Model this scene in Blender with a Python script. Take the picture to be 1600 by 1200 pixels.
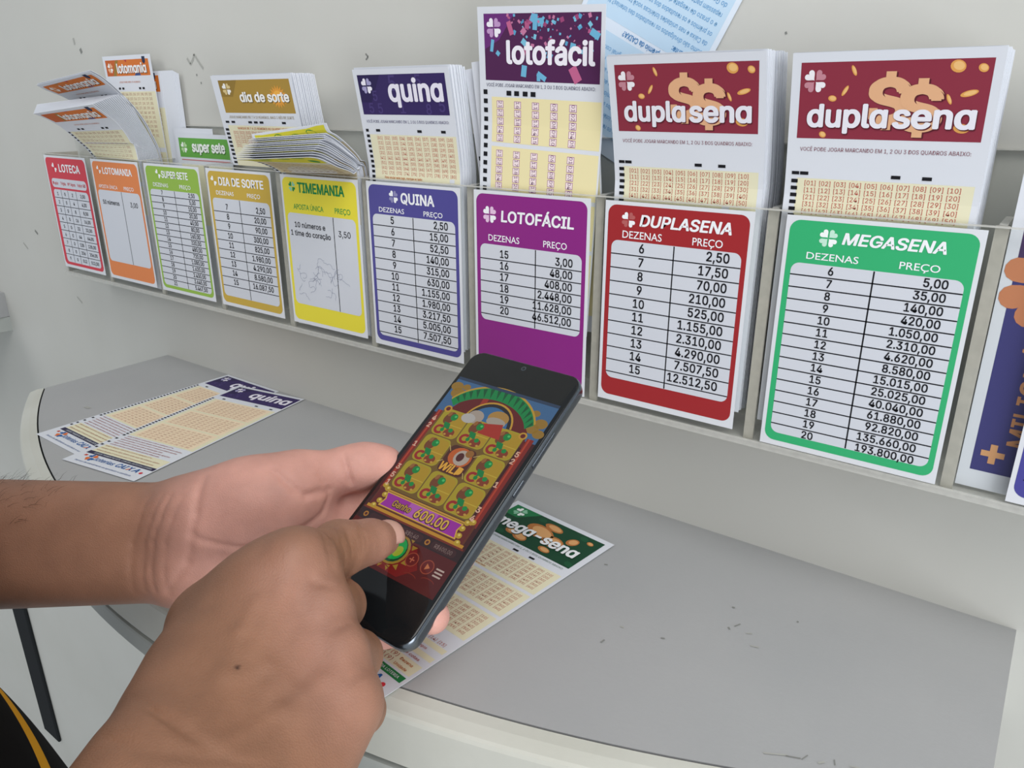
import bpy, math, os, random
import numpy as np
from mathutils import Vector, Matrix

# ------------------------------------------------------------------ clear, camera, light
for o in list(bpy.data.objects):
    bpy.data.objects.remove(o)
SC = bpy.context.scene
COL = SC.collection
random.seed(7)
rng = np.random.default_rng(7)

CAM_Z = 1.256                      # the counter top is at z = 1.0, the floor at 0
PITCH = math.radians(20.2137)      # looking down
YAW = math.radians(35.9646)        # turned left from the wall normal (+Y)
FPX = 1195.0
cam_d = bpy.data.cameras.new('camera')
cam_d.sensor_width = 36.0
cam_d.lens = FPX / 1600.0 * 36.0
cam_d.clip_start = 0.01
cam = bpy.data.objects.new('camera', cam_d)
COL.objects.link(cam)
cam.location = (0, 0, CAM_Z)
cam.rotation_euler = (math.radians(90) - PITCH, 0, YAW)
SC.camera = cam

world = bpy.data.worlds.new('world')
SC.world = world
world.use_nodes = True
bg = world.node_tree.nodes['Background']
bg.inputs[0].default_value = (0.86, 0.93, 1.0, 1)
bg.inputs[1].default_value = 0.48


def area(name, loc, target, size, power, color=(1, 1, 1)):
    l = bpy.data.lights.new(name, 'AREA')
    l.shape = 'RECTANGLE'
    l.size, l.size_y = size
    l.energy = power
    l.color = color
    o = bpy.data.objects.new(name, l)
    COL.objects.link(o)
    o.location = loc
    d = Vector(target) - Vector(loc)
    o.rotation_euler = d.to_track_quat('-Z', 'Y').to_euler()
    return o


area('overhead_light', (0.6, -0.5, 2.75), (-0.1, 0.3, 1.0), (1.2, 1.2), 19, (1.0, 0.985, 0.955))
area('overhead_light', (-1.9, -2.0, 2.75), (-1.1, 0.4, 0.6), (1.2, 1.2), 12, (1.0, 0.985, 0.955))  # unseen fill lamp, added to brighten the wall at the lower left
area('doorway_daylight', (2.1, -1.2, 1.08), (-0.2, 0.35, 1.0), (1.4, 2.1), 42, (0.95, 0.975, 1.0))

SC.view_settings.view_transform = 'Standard'
SC.view_settings.look = 'None'
SC.view_settings.exposure = 0.20
SC.view_settings.gamma = 1.0
SC.view_settings.use_curve_mapping = False
SC.cycles.transparent_max_bounces = 32


# ------------------------------------------------------------------ camera geometry (metres, camera at origin)
_h = np.array([-math.sin(YAW), math.cos(YAW), 0])
_r = np.array([math.cos(YAW), math.sin(YAW), 0])
_z = np.array([0, 0, 1.0])
_f = _h * math.cos(PITCH) - _z * math.sin(PITCH)
_u = _h * math.sin(PITCH) + _z * math.cos(PITCH)
ORG = np.array([0, 0, CAM_Z])


def at(px, py, depth):
    """world point seen at a pixel of the 1600x1200 frame, at a depth along the view axis"""
    return ORG + depth * (_f + _r * (px - 800) / FPX + _u * (600 - py) / FPX)


# ------------------------------------------------------------------ materials
def lin(c):
    return tuple((x / 12.92 if x <= 0.04045 else ((x + 0.055) / 1.055) ** 2.4) for x in c)


def hexc(h):
    h = h.lstrip('#')
    return lin(tuple(int(h[i:i + 2], 16) / 255 for i in (0, 2, 4))) + (1,)


MATS = {}


def mat(name, color, rough=0.6, spec=0.3, metal=0.0, emit=0.0, coat=0.0):
    if name in MATS:
        return MATS[name]
    m = bpy.data.materials.new(name)
    m.use_nodes = True
    b = m.node_tree.nodes['Principled BSDF']
    c = hexc(color) if isinstance(color, str) else tuple(color) + (1,)
    b.inputs['Base Color'].default_value = c
    b.inputs['Roughness'].default_value = rough
    b.inputs['Specular IOR Level'].default_value = spec
    b.inputs['Metallic'].default_value = metal
    b.inputs['Coat Weight'].default_value = coat
    if emit:
        b.inputs['Emission Color'].default_value = c
        b.inputs['Emission Strength'].default_value = emit
    MATS[name] = m
    return m


def ink(h):
    return mat('ink_' + h, h, 0.55, 0.25)


def screen(h):
    """lit pixels of the phone display under cover glass"""
    if 'screen_' + h in MATS:
        return MATS['screen_' + h]
    c = hexc(h)
    m = mat('screen_' + h, (0.010, 0.011, 0.012), 0.06, 0.3)
    b = m.node_tree.nodes['Principled BSDF']
    b.inputs['Emission Color'].default_value = c
    b.inputs['Emission Strength'].default_value = 0.72
    return m


def nodes(m):
    return m.node_tree.nodes, m.node_tree.links


def mottled(name, c1, c2, scale, rough, bump=0.0, bscale=200, spec=0.3, detail=4):
    m = mat(name, c1, rough, spec)
    n, l = nodes(m)
    b = n['Principled BSDF']
    tc = n.new('ShaderNodeTexCoord')
    no = n.new('ShaderNodeTexNoise')
    no.inputs['Scale'].default_value = scale
    no.inputs['Detail'].default_value = detail
    l.new(tc.outputs['Object'], no.inputs['Vector'])
    rp = n.new('ShaderNodeValToRGB')
    rp.color_ramp.elements[0].position = 0.32
    rp.color_ramp.elements[1].position = 0.68
    rp.color_ramp.elements[0].color = hexc(c1)
    rp.color_ramp.elements[1].color = hexc(c2)
    l.new(no.outputs['Fac'], rp.inputs['Fac'])
    l.new(rp.outputs['Color'], b.inputs['Base Color'])
    if bump:
        n2 = n.new('ShaderNodeTexNoise')
        n2.inputs['Scale'].default_value = bscale
        n2.inputs['Detail'].default_value = 3
        l.new(tc.outputs['Object'], n2.inputs['Vector'])
        bp = n.new('ShaderNodeBump')
        bp.inputs['Strength'].default_value = bump
        bp.inputs['Distance'].default_value = 0.002
        l.new(n2.outputs['Fac'], bp.inputs['Height'])
        l.new(bp.outputs['Normal'], b.inputs['Normal'])
    return m


M_WALL = mottled('painted_wall', '#c3c2bb', '#c9c8c2', 5, 0.55, 0.10, 60)
M_FLOOR = mottled('pale_floor', '#c9cdd0', '#d3d6d7', 9, 0.4, 0.05, 90)
M_LAMINATE = mottled('grey_laminate', '#a6a7a8', '#aeaeae', 7, 0.42, 0.06, 420, 0.35)
M_TRIM = mottled('counter_trim', '#c4c4ba', '#cecec6', 14, 0.5, 0.06, 200)
M_TRIM2 = mottled('counter_rim', '#a9ada9', '#b3b6b1', 14, 0.5, 0.06, 200)
M_DARK = mat('dark_gap', '#26282a', 0.8, 0.1)
M_SMUDGE = mat('smudge', '#acaca6', 0.8, 0.1)
M_SMUDGE2 = mat('smudge_dark', '#898a86', 0.8, 0.1)
M_PAPER = mat('paper', '#dcdfe6', 0.75, 0.15)
M_CARD = mat('card', '#dddfe4', 0.45, 0.35)
M_CELL = mat('table_white', '#d2d5dd', 0.45, 0.35)
M_CREAM = mat('cream_print', '#e6e1c2', 0.7, 0.15)
M_CREAM2 = mat('cream_print_warm', '#ede1b0', 0.7, 0.15)
M_BLACK = mat('ink_black', '#1b1b20', 0.6, 0.2)
M_RED = mat('ink_red', '#bf5348', 0.6, 0.2)


def acrylic(name, tint, fac, rough):
    m = bpy.data.materials.new(name)
    m.use_nodes = True
    n, l = nodes(m)
    n.clear()
    out = n.new('ShaderNodeOutputMaterial')
    mix = n.new('ShaderNodeMixShader')
    tr = n.new('ShaderNodeBsdfTransparent')
    tr.inputs[0].default_value = tint + (1,)
    gl = n.new('ShaderNodeBsdfGlossy')
    gl.inputs['Roughness'].default_value = rough
    fr = n.new('ShaderNodeFresnel')
    fr.inputs[0].default_value = 1.25
    mul = n.new('ShaderNodeMath')
    mul.operation = 'MULTIPLY_ADD'
    mul.inputs[1].default_value = 0.8
    mul.inputs[2].default_value = fac
    l.new(fr.outputs[0], mul.inputs[0])
    geo = n.new('ShaderNodeNewGeometry')          # reflect at the entry face only
    inv = n.new('ShaderNodeMath')
    inv.operation = 'SUBTRACT'
    inv.inputs[0].default_value = 1.0
    l.new(geo.outputs['Backfacing'], inv.inputs[1])
    fin = n.new('ShaderNodeMath')
    fin.operation = 'MULTIPLY'
    l.new(mul.outputs[0], fin.inputs[0])
    l.new(inv.outputs[0], fin.inputs[1])
    l.new(fin.outputs[0], mix.inputs[0])
    l.new(tr.outputs[0], mix.inputs[1])
    l.new(gl.outputs[0], mix.inputs[2])
    l.new(mix.outputs[0], out.inputs[0])
    return m


M_ACRYL = acrylic('clear_acrylic', (0.975, 0.98, 0.975), 0.015, 0.04)


def frosted(name, col, alpha):
    m = bpy.data.materials.new(name)
    m.use_nodes = True
    n, l = nodes(m)
    n.clear()
    out = n.new('ShaderNodeOutputMaterial')
    mix = n.new('ShaderNodeMixShader')
    mix.inputs[0].default_value = alpha
    tr = n.new('ShaderNodeBsdfTransparent')
    df = n.new('ShaderNodeBsdfPrincipled')
    df.inputs['Roughness'].default_value = 0.35
    no = n.new('ShaderNodeTexNoise')
    no.inputs['Scale'].default_value = 260
    no.inputs['Detail'].default_value = 5
    tc = n.new('ShaderNodeTexCoord')
    l.new(tc.outputs['Object'], no.inputs['Vector'])
    rp = n.new('ShaderNodeValToRGB')
    c = hexc(col)
    rp.color_ramp.elements[0].position = 0.35
    rp.color_ramp.elements[1].position = 0.75
    rp.color_ramp.elements[0].color = c
    rp.color_ramp.elements[1].color = tuple(min(1, x * 1.14) for x in c[:3]) + (1,)
    l.new(no.outputs['Fac'], rp.inputs['Fac'])
    l.new(rp.outputs['Color'], df.inputs['Base Color'])
    l.new(tr.outputs[0], mix.inputs[1])
    l.new(df.outputs[0], mix.inputs[2])
    l.new(mix.outputs[0], out.inputs[0])
    return m


M_EDGE = frosted('glued_acrylic_edge', '#b9b5ab', 0.92)
M_LIP = frosted('acrylic_base', '#d4d3cd', 0.55)


# ------------------------------------------------------------------ object helpers
def tag(o, label, cat, group=None):
    o['label'] = label
    o['category'] = cat
    if group:
        o['group'] = group
    return o


def mesh_obj(name, verts, faces, mats, mi=None, parent=None, smooth=False):
    me = bpy.data.meshes.new(name)
    me.from_pydata([tuple(map(float, v)) for v in verts], [], [tuple(map(int, f)) for f in faces])
    for m in (mats if isinstance(mats, (list, tuple)) else [mats]):
        me.materials.append(m)
    if mi is not None:
        me.polygons.foreach_set('material_index', np.asarray(mi, dtype=np.int32))
    if smooth:
        me.polygons.foreach_set('use_smooth', np.ones(len(me.polygons), dtype=bool))
    me.update()
    o = bpy.data.objects.new(name, me)
    COL.objects.link(o)
    if parent:
        o.parent = parent
    return o


class MB:
    """collects polygons for one mesh"""

    def __init__(s):
        s.v, s.f, s.m, s.mats = [], [], [], []

    def mi(s, m):
        if m not in s.mats:
            s.mats.append(m)
        return s.mats.index(m)

    def add(s, verts, faces, m):
        k = len(s.v)
        i = s.mi(m)
        s.v.extend(verts)
        for f in faces:
            s.f.append([k + j for j in f])
            s.m.append(i)

    def box(s, a, b, m):
        x0, y0, z0 = a
        x1, y1, z1 = b
        v = [(x0, y0, z0), (x1, y0, z0), (x1, y1, z0), (x0, y1, z0), (x0, y0, z1), (x1, y0, z1), (x1, y1, z1), (x0, y1, z1)]
        s.add(v, [(0, 3, 2, 1), (4, 5, 6, 7), (0, 1, 5, 4), (1, 2, 6, 5), (2, 3, 7, 6), (3, 0, 4, 7)], m)

    def build(s, name, parent=None, smooth=False):
        return mesh_obj(name, s.v, s.f, s.mats, s.m, parent, smooth)


def empty(name, loc=(0, 0, 0)):
    o = bpy.data.objects.new(name, None)
    o.empty_display_size = 0.02
    o.location = loc
    COL.objects.link(o)
    return o


def structure(o):
    o['kind'] = 'structure'
    return o


def bevel(o, w, seg=2):
    b = o.modifiers.new('bevel', 'BEVEL')
    b.width = w
    b.segments = seg
    b.limit_method = 'ANGLE'
    return o


# ------------------------------------------------------------------ lettering
def load_font():
    for p in (os.path.join(bpy.utils.system_resource('DATAFILES') or '', 'fonts', 'Inter.woff2'),):
        try:
            return bpy.data.fonts.load(p)
        except Exception:
            pass
    return None


FONT = load_font()
GLYPHS = {}


CAPH = {}


def glyphs(s, bold=0.0, shear=0.0, res=2, font='i'):
    """flat lettering as triangles, cap height 1; the sans face is made bold by overlaying shifted copies of itself"""
    key = (s, bold, shear, res, font)
    if key in GLYPHS:
        return GLYPHS[key]
    if font not in CAPH and s != 'H':
        CAPH[font] = 1.0
        CAPH[font] = glyphs('H', 0, 0, 2, font)[0][:, 1].max()
    c = bpy.data.curves.new('t', 'FONT')
    c.body = s
    if FONT and font == 'i':
        c.font = FONT
    c.size = 1.0
    c.resolution_u = max(3, res) if font == 'b' else res
    c.offset = bold if font == 'b' else 0.0
    c.shear = shear
    o = bpy.data.objects.new('t', c)
    COL.objects.link(o)
    dg = bpy.context.evaluated_depsgraph_get()
    me = bpy.data.meshes.new_from_object(o.evaluated_get(dg))
    n = len(me.vertices)
    v = np.empty(n * 3)
    me.vertices.foreach_get('co', v)
    v = v.reshape(-1, 3)[:, :2] / CAPH.get(font, 1.0)
    f = [tuple(p.vertices) for p in me.polygons]
    bpy.data.objects.remove(o)
    bpy.data.meshes.remove(me)
    bpy.data.curves.remove(c)
    lv = np.zeros(n)
    if n and bold and font == 'i':
        k = 8 if bold > 0.045 else 4
        vv, ff = [v], list(f)
        for i in range(k):
            a = 2 * math.pi * (i + 0.5) / k
            vv.append(v + bold * np.array([math.cos(a), math.sin(a) * 0.8]))
            ff += [tuple(j + n * (i + 1) for j in q) for q in f]
        lv = np.repeat(np.arange(k + 1) * 0.10, n)
        v, f = np.vstack(vv), ff
    if n:
        v[:, 0] -= v[:, 0].min()
        w = v[:, 0].max()
    else:
        w = 0
    GLYPHS[key] = (v, f, w, lv)
    return GLYPHS[key]


# ------------------------------------------------------------------ printed sheets
class Sheet:
    """a printed card or slip; millimetres, u to the right, v down from the top left corner"""

    def __init__(s, W, L, base=M_PAPER, seg=1, corner=0):
        s.W, s.L, s.base, s.seg = W, L, base, seg
        s.items = []

    def poly(s, pts, m, lvl=1):
        s.items.append((m, np.array(pts, float), [tuple(range(len(pts)))], lvl))

    def rect(s, x0, y0, x1, y1, m, lvl=1, step=None):
        # long areas break where the sheet itself does, so that both follow the same bend
        ys = [y0] + [s.L * i / s.seg for i in range(1, s.seg) if y0 + .01 < s.L * i / s.seg < y1 - .01] + [y1]
        n = len(ys) - 1
        v, f = [], []
        for y in ys:
            v += [(x0, y), (x1, y)]
        for i in range(n):
            f.append((2 * i, 2 * i + 1, 2 * i + 3, 2 * i + 2))
        s.items.append((m, np.array(v, float), f, lvl))

    def rrect(s, x0, y0, x1, y1, r, m, lvl=1, n=6):
        pts = []
        for cx, cy, a0 in ((x1 - r, y0 + r, -90), (x1 - r, y1 - r, 0), (x0 + r, y1 - r, 90), (x0 + r, y0 + r, 180)):
            for i in range(n + 1):
                a = math.radians(a0 + 90 * i / n)
                pts.append((cx + r * math.cos(a), cy + r * math.sin(a)))
        s.poly(pts, m, lvl)

    def ellipse(s, cx, cy, rx, ry, m, lvl=1, rot=0, n=18):
        a = np.linspace(0, 2 * math.pi, n, endpoint=False)
        x, y = rx * np.cos(a), ry * np.sin(a)
        t = math.radians(rot)
        s.poly(np.c_[cx + x * math.cos(t) - y * math.sin(t), cy + x * math.sin(t) + y * math.cos(t)], m, lvl)

    def text(s, txt, u, v, cap, m, align='c', w=None, bold=0.0, shear=0.0, rot=0, lvl=3, res=2, font='i'):
        g, f, gw, gl = glyphs(txt, bold, shear, res, font)
        if not len(g):
            return
        p = g * cap
        W0 = gw * cap
        if w:
            p = p * np.array([w / W0, 1.0])
            W0 = w
        dx = {'c': -W0 / 2, 'l': 0, 'r': -W0}[align]
        x = p[:, 0] + dx
        y = -p[:, 1]
        t = math.radians(rot)
        q = np.c_[u + x * math.cos(t) - y * math.sin(t), v + x * math.sin(t) + y * math.cos(t)]
        s.items.append((m, q, f, lvl + gl))

    def heart(s, cx, cy, r, rot, m, lvl):
        """one heart shaped petal pointing to the centre of a clover"""
        pts = []
        for a in np.linspace(0, 2 * math.pi, 28, endpoint=False):
            x = 16 * math.sin(a) ** 3
            y = -(13 * math.cos(a) - 5 * math.cos(2 * a) - 2 * math.cos(3 * a) - math.cos(4 * a))
            pts.append((x / 17, (y - 17) / 17))
        t = math.radians(rot)
        q = [(cx + r * (x * math.cos(t) - y * math.sin(t)), cy + r * (x * math.sin(t) + y * math.cos(t))) for x, y in pts]
        s.poly(q, m, lvl)

    def clover(s, cx, cy, r, m1, m2, lvl=3):
        for k, m in enumerate((m2, m1, m2, m1)):
            a = 45 + 90 * k
            s.heart(cx + r * 0.07 * math.sin(math.radians(a)), cy - r * 0.07 * math.cos(math.radians(a)), r * 0.52, a, m, lvl)

    def build(s, name, mapf=None, th=0.0002, parent=None, dz=0.00006):
        """mapf(u, v, h) in metres -> point; default flat standing sheet, origin at bottom centre, front towards -Y"""
        W, L = s.W, s.L
        if hasattr(mapf, 'length'):
            L = min(L, math.floor(mapf.length * 1000 / (s.L / s.seg)) * s.L / s.seg)
        if mapf is None:
            def mapf(u, v, h):
                return (u - W / 2000, -h, L / 1000 - v)
        mb = MB()
        n = max(1, int(round(s.seg * L / s.L)))
        vs, fs = [], []
        for i in range(n + 1):
            y = L * i / n / 1000
            for u, h in ((0, 0), (W / 1000, 0), (W / 1000, -th), (0, -th)):
                vs.append(mapf(u, y, h))
        for i in range(n):
            k = 4 * i
            for a in range(4):
                b = (a + 1) % 4
                fs.append((k + b, k + a, k + a + 4, k + b + 4))
        fs.append((0, 1, 2, 3))
        fs.append((4 * n + 3, 4 * n + 2, 4 * n + 1, 4 * n))
        mb.add(vs, fs, s.base)
        for m, q, f, lvl in s.items:
            lv = np.broadcast_to(lvl, (len(q),))
            mb.add([mapf(a / 1000, b / 1000, dz * c) for (a, b), c in zip(q, lv)], f, m)
        return mb.build(name, parent)


def smooth_curve(pts, n=60):
    """Catmull-Rom through (y, z) points, resampled by arc length"""
    p = np.array(pts, float)
    p = np.vstack([2 * p[0] - p[1], p, 2 * p[-1] - p[-2]])
    out = []
    for i in range(1, len(p) - 2):
        for t in np.linspace(0, 1, 24, endpoint=False):
            a, b, c, d = p[i - 1], p[i], p[i + 1], p[i + 2]
            out.append(0.5 * (2 * b + (c - a) * t + (2 * a - 5 * b + 4 * c - d) * t ** 2 + (3 * b - a - 3 * c + d) * t ** 3))
    out.append(p[-2])
    out = np.array(out)
    s = np.r_[0, np.cumsum(np.linalg.norm(np.diff(out, axis=0), axis=1))]
    return out, s


def curved_map(x0, left, right, W=0.082):
    """slip bent along a profile at its left edge and one at its right edge; (y, z) from the top edge down, z from camera height"""
    cl, cr = smooth_curve(left), smooth_curve(right)

    def ev(c, v):
        out, s = c
        if v >= s[-1]:
            t = (out[-1] - out[-2]) / np.linalg.norm(out[-1] - out[-2])
            return out[-1] + t * (v - s[-1]), t
        i = min(max(int(np.searchsorted(s, v)), 1), len(s) - 1)
        t = out[i] - out[i - 1]
        return np.array([np.interp(v, s, out[:, 0]), np.interp(v, s, out[:, 1])]), t / (np.linalg.norm(t) + 1e-12)

    def f(u, v, h):
        (pl, tl), (pr, tr) = ev(cl, v), ev(cr, v)
        k = u / W
        p, t = pl * (1 - k) + pr * k, tl * (1 - k) + tr * k
        return (x0 + u, p[0] + t[1] * h, CAM_Z + p[1] - t[0] * h)
    f.length = min(cl[1][-1], cr[1][-1])
    return f


# ------------------------------------------------------------------ the room
WALL_Y = 0.418
wb = MB()
wb.box((-3.2, WALL_Y, 0.0), (1.6, WALL_Y + 0.08, 2.7), M_WALL)


def stroke(mb, pts, w, m, plane):
    """a pencil or dirt mark: a thin strip following points; plane(u, v) -> 3D"""
    for (x0, y0), (x1, y1) in zip(pts[:-1], pts[1:]):
        d = np.array([x1 - x0, y1 - y0])
        d = d / (np.linalg.norm(d) + 1e-9)
        nx, ny = -d[1] * w / 2, d[0] * w / 2
        mb.add([plane(x0 + nx, y0 + ny), plane(x1 + nx, y1 + ny), plane(x1 - nx, y1 - ny), plane(x0 - nx, y0 - ny)], [(0, 1, 2, 3)], m)


def on_wall(x, z):
    return (x, WALL_Y - 0.0002, CAM_Z + z)


stroke(wb, [(-.652, .036), (-.648, .031), (-.643, .035), (-.641, .039)], .0022, M_SMUDGE, on_wall)
stroke(wb, [(-.641, .039), (-.634, .031), (-.630, .027)], .0022, M_SMUDGE, on_wall)
stroke(wb, [(-.641, .023), (-.6405, .0215)], .0016, M_SMUDGE2, on_wall)
stroke(wb, [(-.636, .0165), (-.6355, .015)], .0016, M_SMUDGE2, on_wall)
stroke(wb, [(-.843, .060), (-.842, .054)], .003, M_SMUDGE, on_wall)
stroke(wb, [(-.833, .050), (-.831, .046)], .004, M_SMUDGE2, on_wall)
stroke(wb, [(-.432, .0325), (-.4295, .0305), (-.432, .0285)], .0012, M_SMUDGE2, on_wall)
stroke(wb, [(-1.02, -.146), (-1.014, -.150)], .003, M_SMUDGE2, on_wall)
stroke(wb, [(-1.06, -.165), (-1.05, -.172)], .002, M_SMUDGE, on_wall)
stroke(wb, [(-.945, -.218), (-.935, -.224)], .002, M_SMUDGE, on_wall)
stroke(wb, [(-.135, .033), (-.1345, .0318)], .001, M_SMUDGE2, on_wall)
wall = structure(wb.build('wall_back'))
fb = MB()
fb.box((-3.2, -2.2, -0.06), (1.6, WALL_Y + 0.08, 0.0), M_FLOOR)
structure(fb.build('floor'))
tb = MB()
tb.box((-1.435, WALL_Y - 0.006, 0.10), (-1.375, WALL_Y + 0.0, 0.96), M_DARK)
bevel(structure(tb.build('trim_1')), 0.004)


# ------------------------------------------------------------------ counters
def make_counter(label):
    root = empty('counter', (-0.372, WALL_Y, 0))
    tag(root, label, 'counter')
    hw, yend, R = 0.391, 0.292, 0.760
    ymin = 0.184
    N = 64
    sh = Vector((0.372, -WALL_Y, 0))

    def arc(i, d=0.0):
        dx = -hw + 2 * hw * i / N
        cy = ymin + R
        a = math.asin(dx / R)
        return ((R + d) * math.sin(a), cy - (R + d) * math.cos(a))
    # laminate board
    top = MB()
    pts = [(-hw, WALL_Y)] + [arc(i) for i in range(N + 1)] + [(hw, WALL_Y)]
    n = len(pts)
    v = [(x, y - WALL_Y, 1.0) for x, y in pts] + [(x, y - WALL_Y, 0.967) for x, y in pts]
    f = [tuple(range(n)), tuple(range(2 * n - 1, n - 1, -1))]
    for i in range(n):
        j = (i + 1) % n
        f.append((i, n + i, n + j, j))
    top.add(v, f, M_LAMINATE)

    def on_top(x, y):
        return (x + 0.372, y - WALL_Y, 1.0003)
    for (x, y, l, a, m, w) in ((-.100, .335, .004, 1.1, M_SMUDGE2, .0007), (-.101, .331, .002, 2.3, M_SMUDGE2, .0009), (-.093, .333, .003, .6, M_SMUDGE, .0008),
                               (-.107, .350, .0015, 0, M_SMUDGE2, .0012), (-.075, .358, .001, 0, M_SMUDGE2, .0012), (-.088, .325, .004, .3, M_SMUDGE, .001),
                               (-.150, .283, .003, 1.4, M_SMUDGE2, .0009), (-.127, .304, .002, .4, M_SMUDGE2, .0009), (-.183, .345, .002, .4, M_SMUDGE2, .0009),
                               (-.683, .290, .007, .1, M_SMUDGE, .003), (-.060, .262, .010, 0.5, M_SMUDGE, .0008), (-.052, .266, .006, 0.4, M_SMUDGE2, .0006), (-.046, .268, .004, 1.2, M_SMUDGE2, .0005),
                               (-.040, .270, .003, 0.8, M_SMUDGE, .0009), (-.034, .273, .003, 1.9, M_SMUDGE2, .0005), (-.029, .276, .004, 0.4, M_SMUDGE, .0007), (-.62, .335, .004, .3, M_SMUDGE, .0015), (-.148, .30, .002, .2, M_SMUDGE, .001), (-.19, .36, .002, .2, M_SMUDGE, .001)):
        stroke(top, [(x, y), (x + l * math.cos(a), y + l * math.sin(a))], w, m, on_top)
    top.build('countertop', root)

    # bullnose trim around the curved front, dark joint against the board
    def sweep(name, prof, m, dark=None):
        mb = MB()
        rows = []
        for i in range(N + 1):
            rows.append([(arc(i, d)[0], arc(i, d)[1] - WALL_Y, 1.0 + z) for d, z in prof])
        k = len(prof)
        v = [p for r in rows for p in r]
        f, fd = [], []
        for i in range(N):
            for j in range(k):
                a, b = i * k + j, i * k + (j + 1) % k
                q = (a, b, b + k, a + k)
                (fd if dark is not None and j in dark else f).append(q)
        f.append(tuple(range(k - 1, -1, -1)))
        f.append(tuple(range(N * k, N * k + k)))
        mb.add(v, f, m)
        if fd:
            mb.add(v, fd, M_DARK)
        return mb.build(name, root)
    sweep('edge_trim', [(0.0002, -0.002), (0.0004, -0.0020), (0.0012, 0.0), (0.0070, -0.0006), (0.0125, -0.0024), (0.0138, -0.0034), (0.0145, -0.0052), (0.0145, -0.0310), (0.0125, -0.0325), (0.0002, -0.0325)], M_TRIM, (0, 1))
    sweep('lower_rim', [(-0.03, -0.0332), (0.0105, -0.0332), (0.0112, -0.0345), (0.0140, -0.0350), (0.0145, -0.0365), (0.0145, -0.0480), (0.0125, -0.0515), (0.0070, -0.0530), (-0.03, -0.0530)], M_TRIM2, (0, 1))
    und = MB()
    pts = [(-hw, WALL_Y)] + [arc(i, -0.03) for i in range(N + 1)] + [(hw, WALL_Y)]
    n = len(pts)
    v = [(x, y - WALL_Y, 0.9665) for x, y in pts] + [(x, y - WALL_Y, 0.947) for x, y in pts]
    f = [tuple(range(n)), tuple(range(2 * n - 1, n - 1, -1))]
    for i in range(n):
        j = (i + 1) % n
        f.append((i, n + i, n + j, j))
    und.add(v, f, M_TRIM2)
    und.build('base_board', root)
    return root


def copy_tree(o, parent=None):
    c = o.copy()
    COL.objects.link(c)
    if parent:
        c.parent = parent
    for ch in o.children:
        copy_tree(ch, c)
    return c


c1 = make_counter('grey laminate writing counter with a curved front edge below the slip rack')
c2 = copy_tree(c1)
c2.location = (-0.372 - 1.173, WALL_Y, 0.014)
c2['label'] = 'corner of a neighbouring counter cut off by the left edge of the photo'

# ------------------------------------------------------------------ the acrylic rack
RX0, RX1 = -0.8735, 0.0930
ZB, ZF, ZBK = -0.1740, -0.0487, -0.0193
rack = empty('slip_rack', (-0.39, 0.38, CAM_Z + ZB))
tag(rack, 'long clear acrylic rack of pockets fixed to the wall above the counter', 'rack')


def rack_part(name, boxes):
    mb = MB()
    for a, b, m in boxes:
        a = (a[0] + 0.39, a[1] - 0.38, a[2] - ZB)
        b = (b[0] + 0.39, b[1] - 0.38, b[2] - ZB)
        mb.box(a, b, m)
    return mb.build(name, rack)


rack_part('back_plate', [((RX0, 0.4152, ZB), (RX1, 0.4178, ZBK - 0.0006), M_ACRYL), ((RX0, 0.4152, ZBK - 0.0006), (RX1, 0.4178, ZBK), M_LIP)])
rack_part('front_panel', [((RX0, 0.3802, ZB + 0.0025), (RX1, 0.3826, ZF - 0.0006), M_ACRYL), ((RX0, 0.3802, ZF - 0.0006), (RX1, 0.3826, ZF), M_LIP)])
rack_part('base_plate', [((RX0, 0.3788, ZB + 0.0024), (RX1, 0.3801, ZB + 0.0036), M_LIP), ((RX0, 0.3790, ZB), (RX1, 0.4150, ZB + 0.0024), M_LIP)])
DIV = [-0.7815, -0.6865, -0.5915, -0.4985, -0.4045, -0.3100, -0.2165, -0.1195, -0.0235]
for x in DIV:
    rack_part('divider', [((x - 0.0026, 0.3827, ZB + 0.0026), (x + 0.0026, 0.3842, ZF), M_EDGE), ((x - 0.0016, 0.3842, ZB + 0.0026), (x + 0.0016, 0.4150, ZF), M_ACRYL),
                          ((x - 0.0016, 0.3850, ZF), (x + 0.0016, 0.4150, ZF + 0.0004), M_LIP)])
for x in (RX0, RX1 - 0.0026):
    rack_part('end_panel', [((x, 0.3827, ZB + 0.0026), (x + 0.0026, 0.4150, ZF), M_EDGE)])


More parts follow.
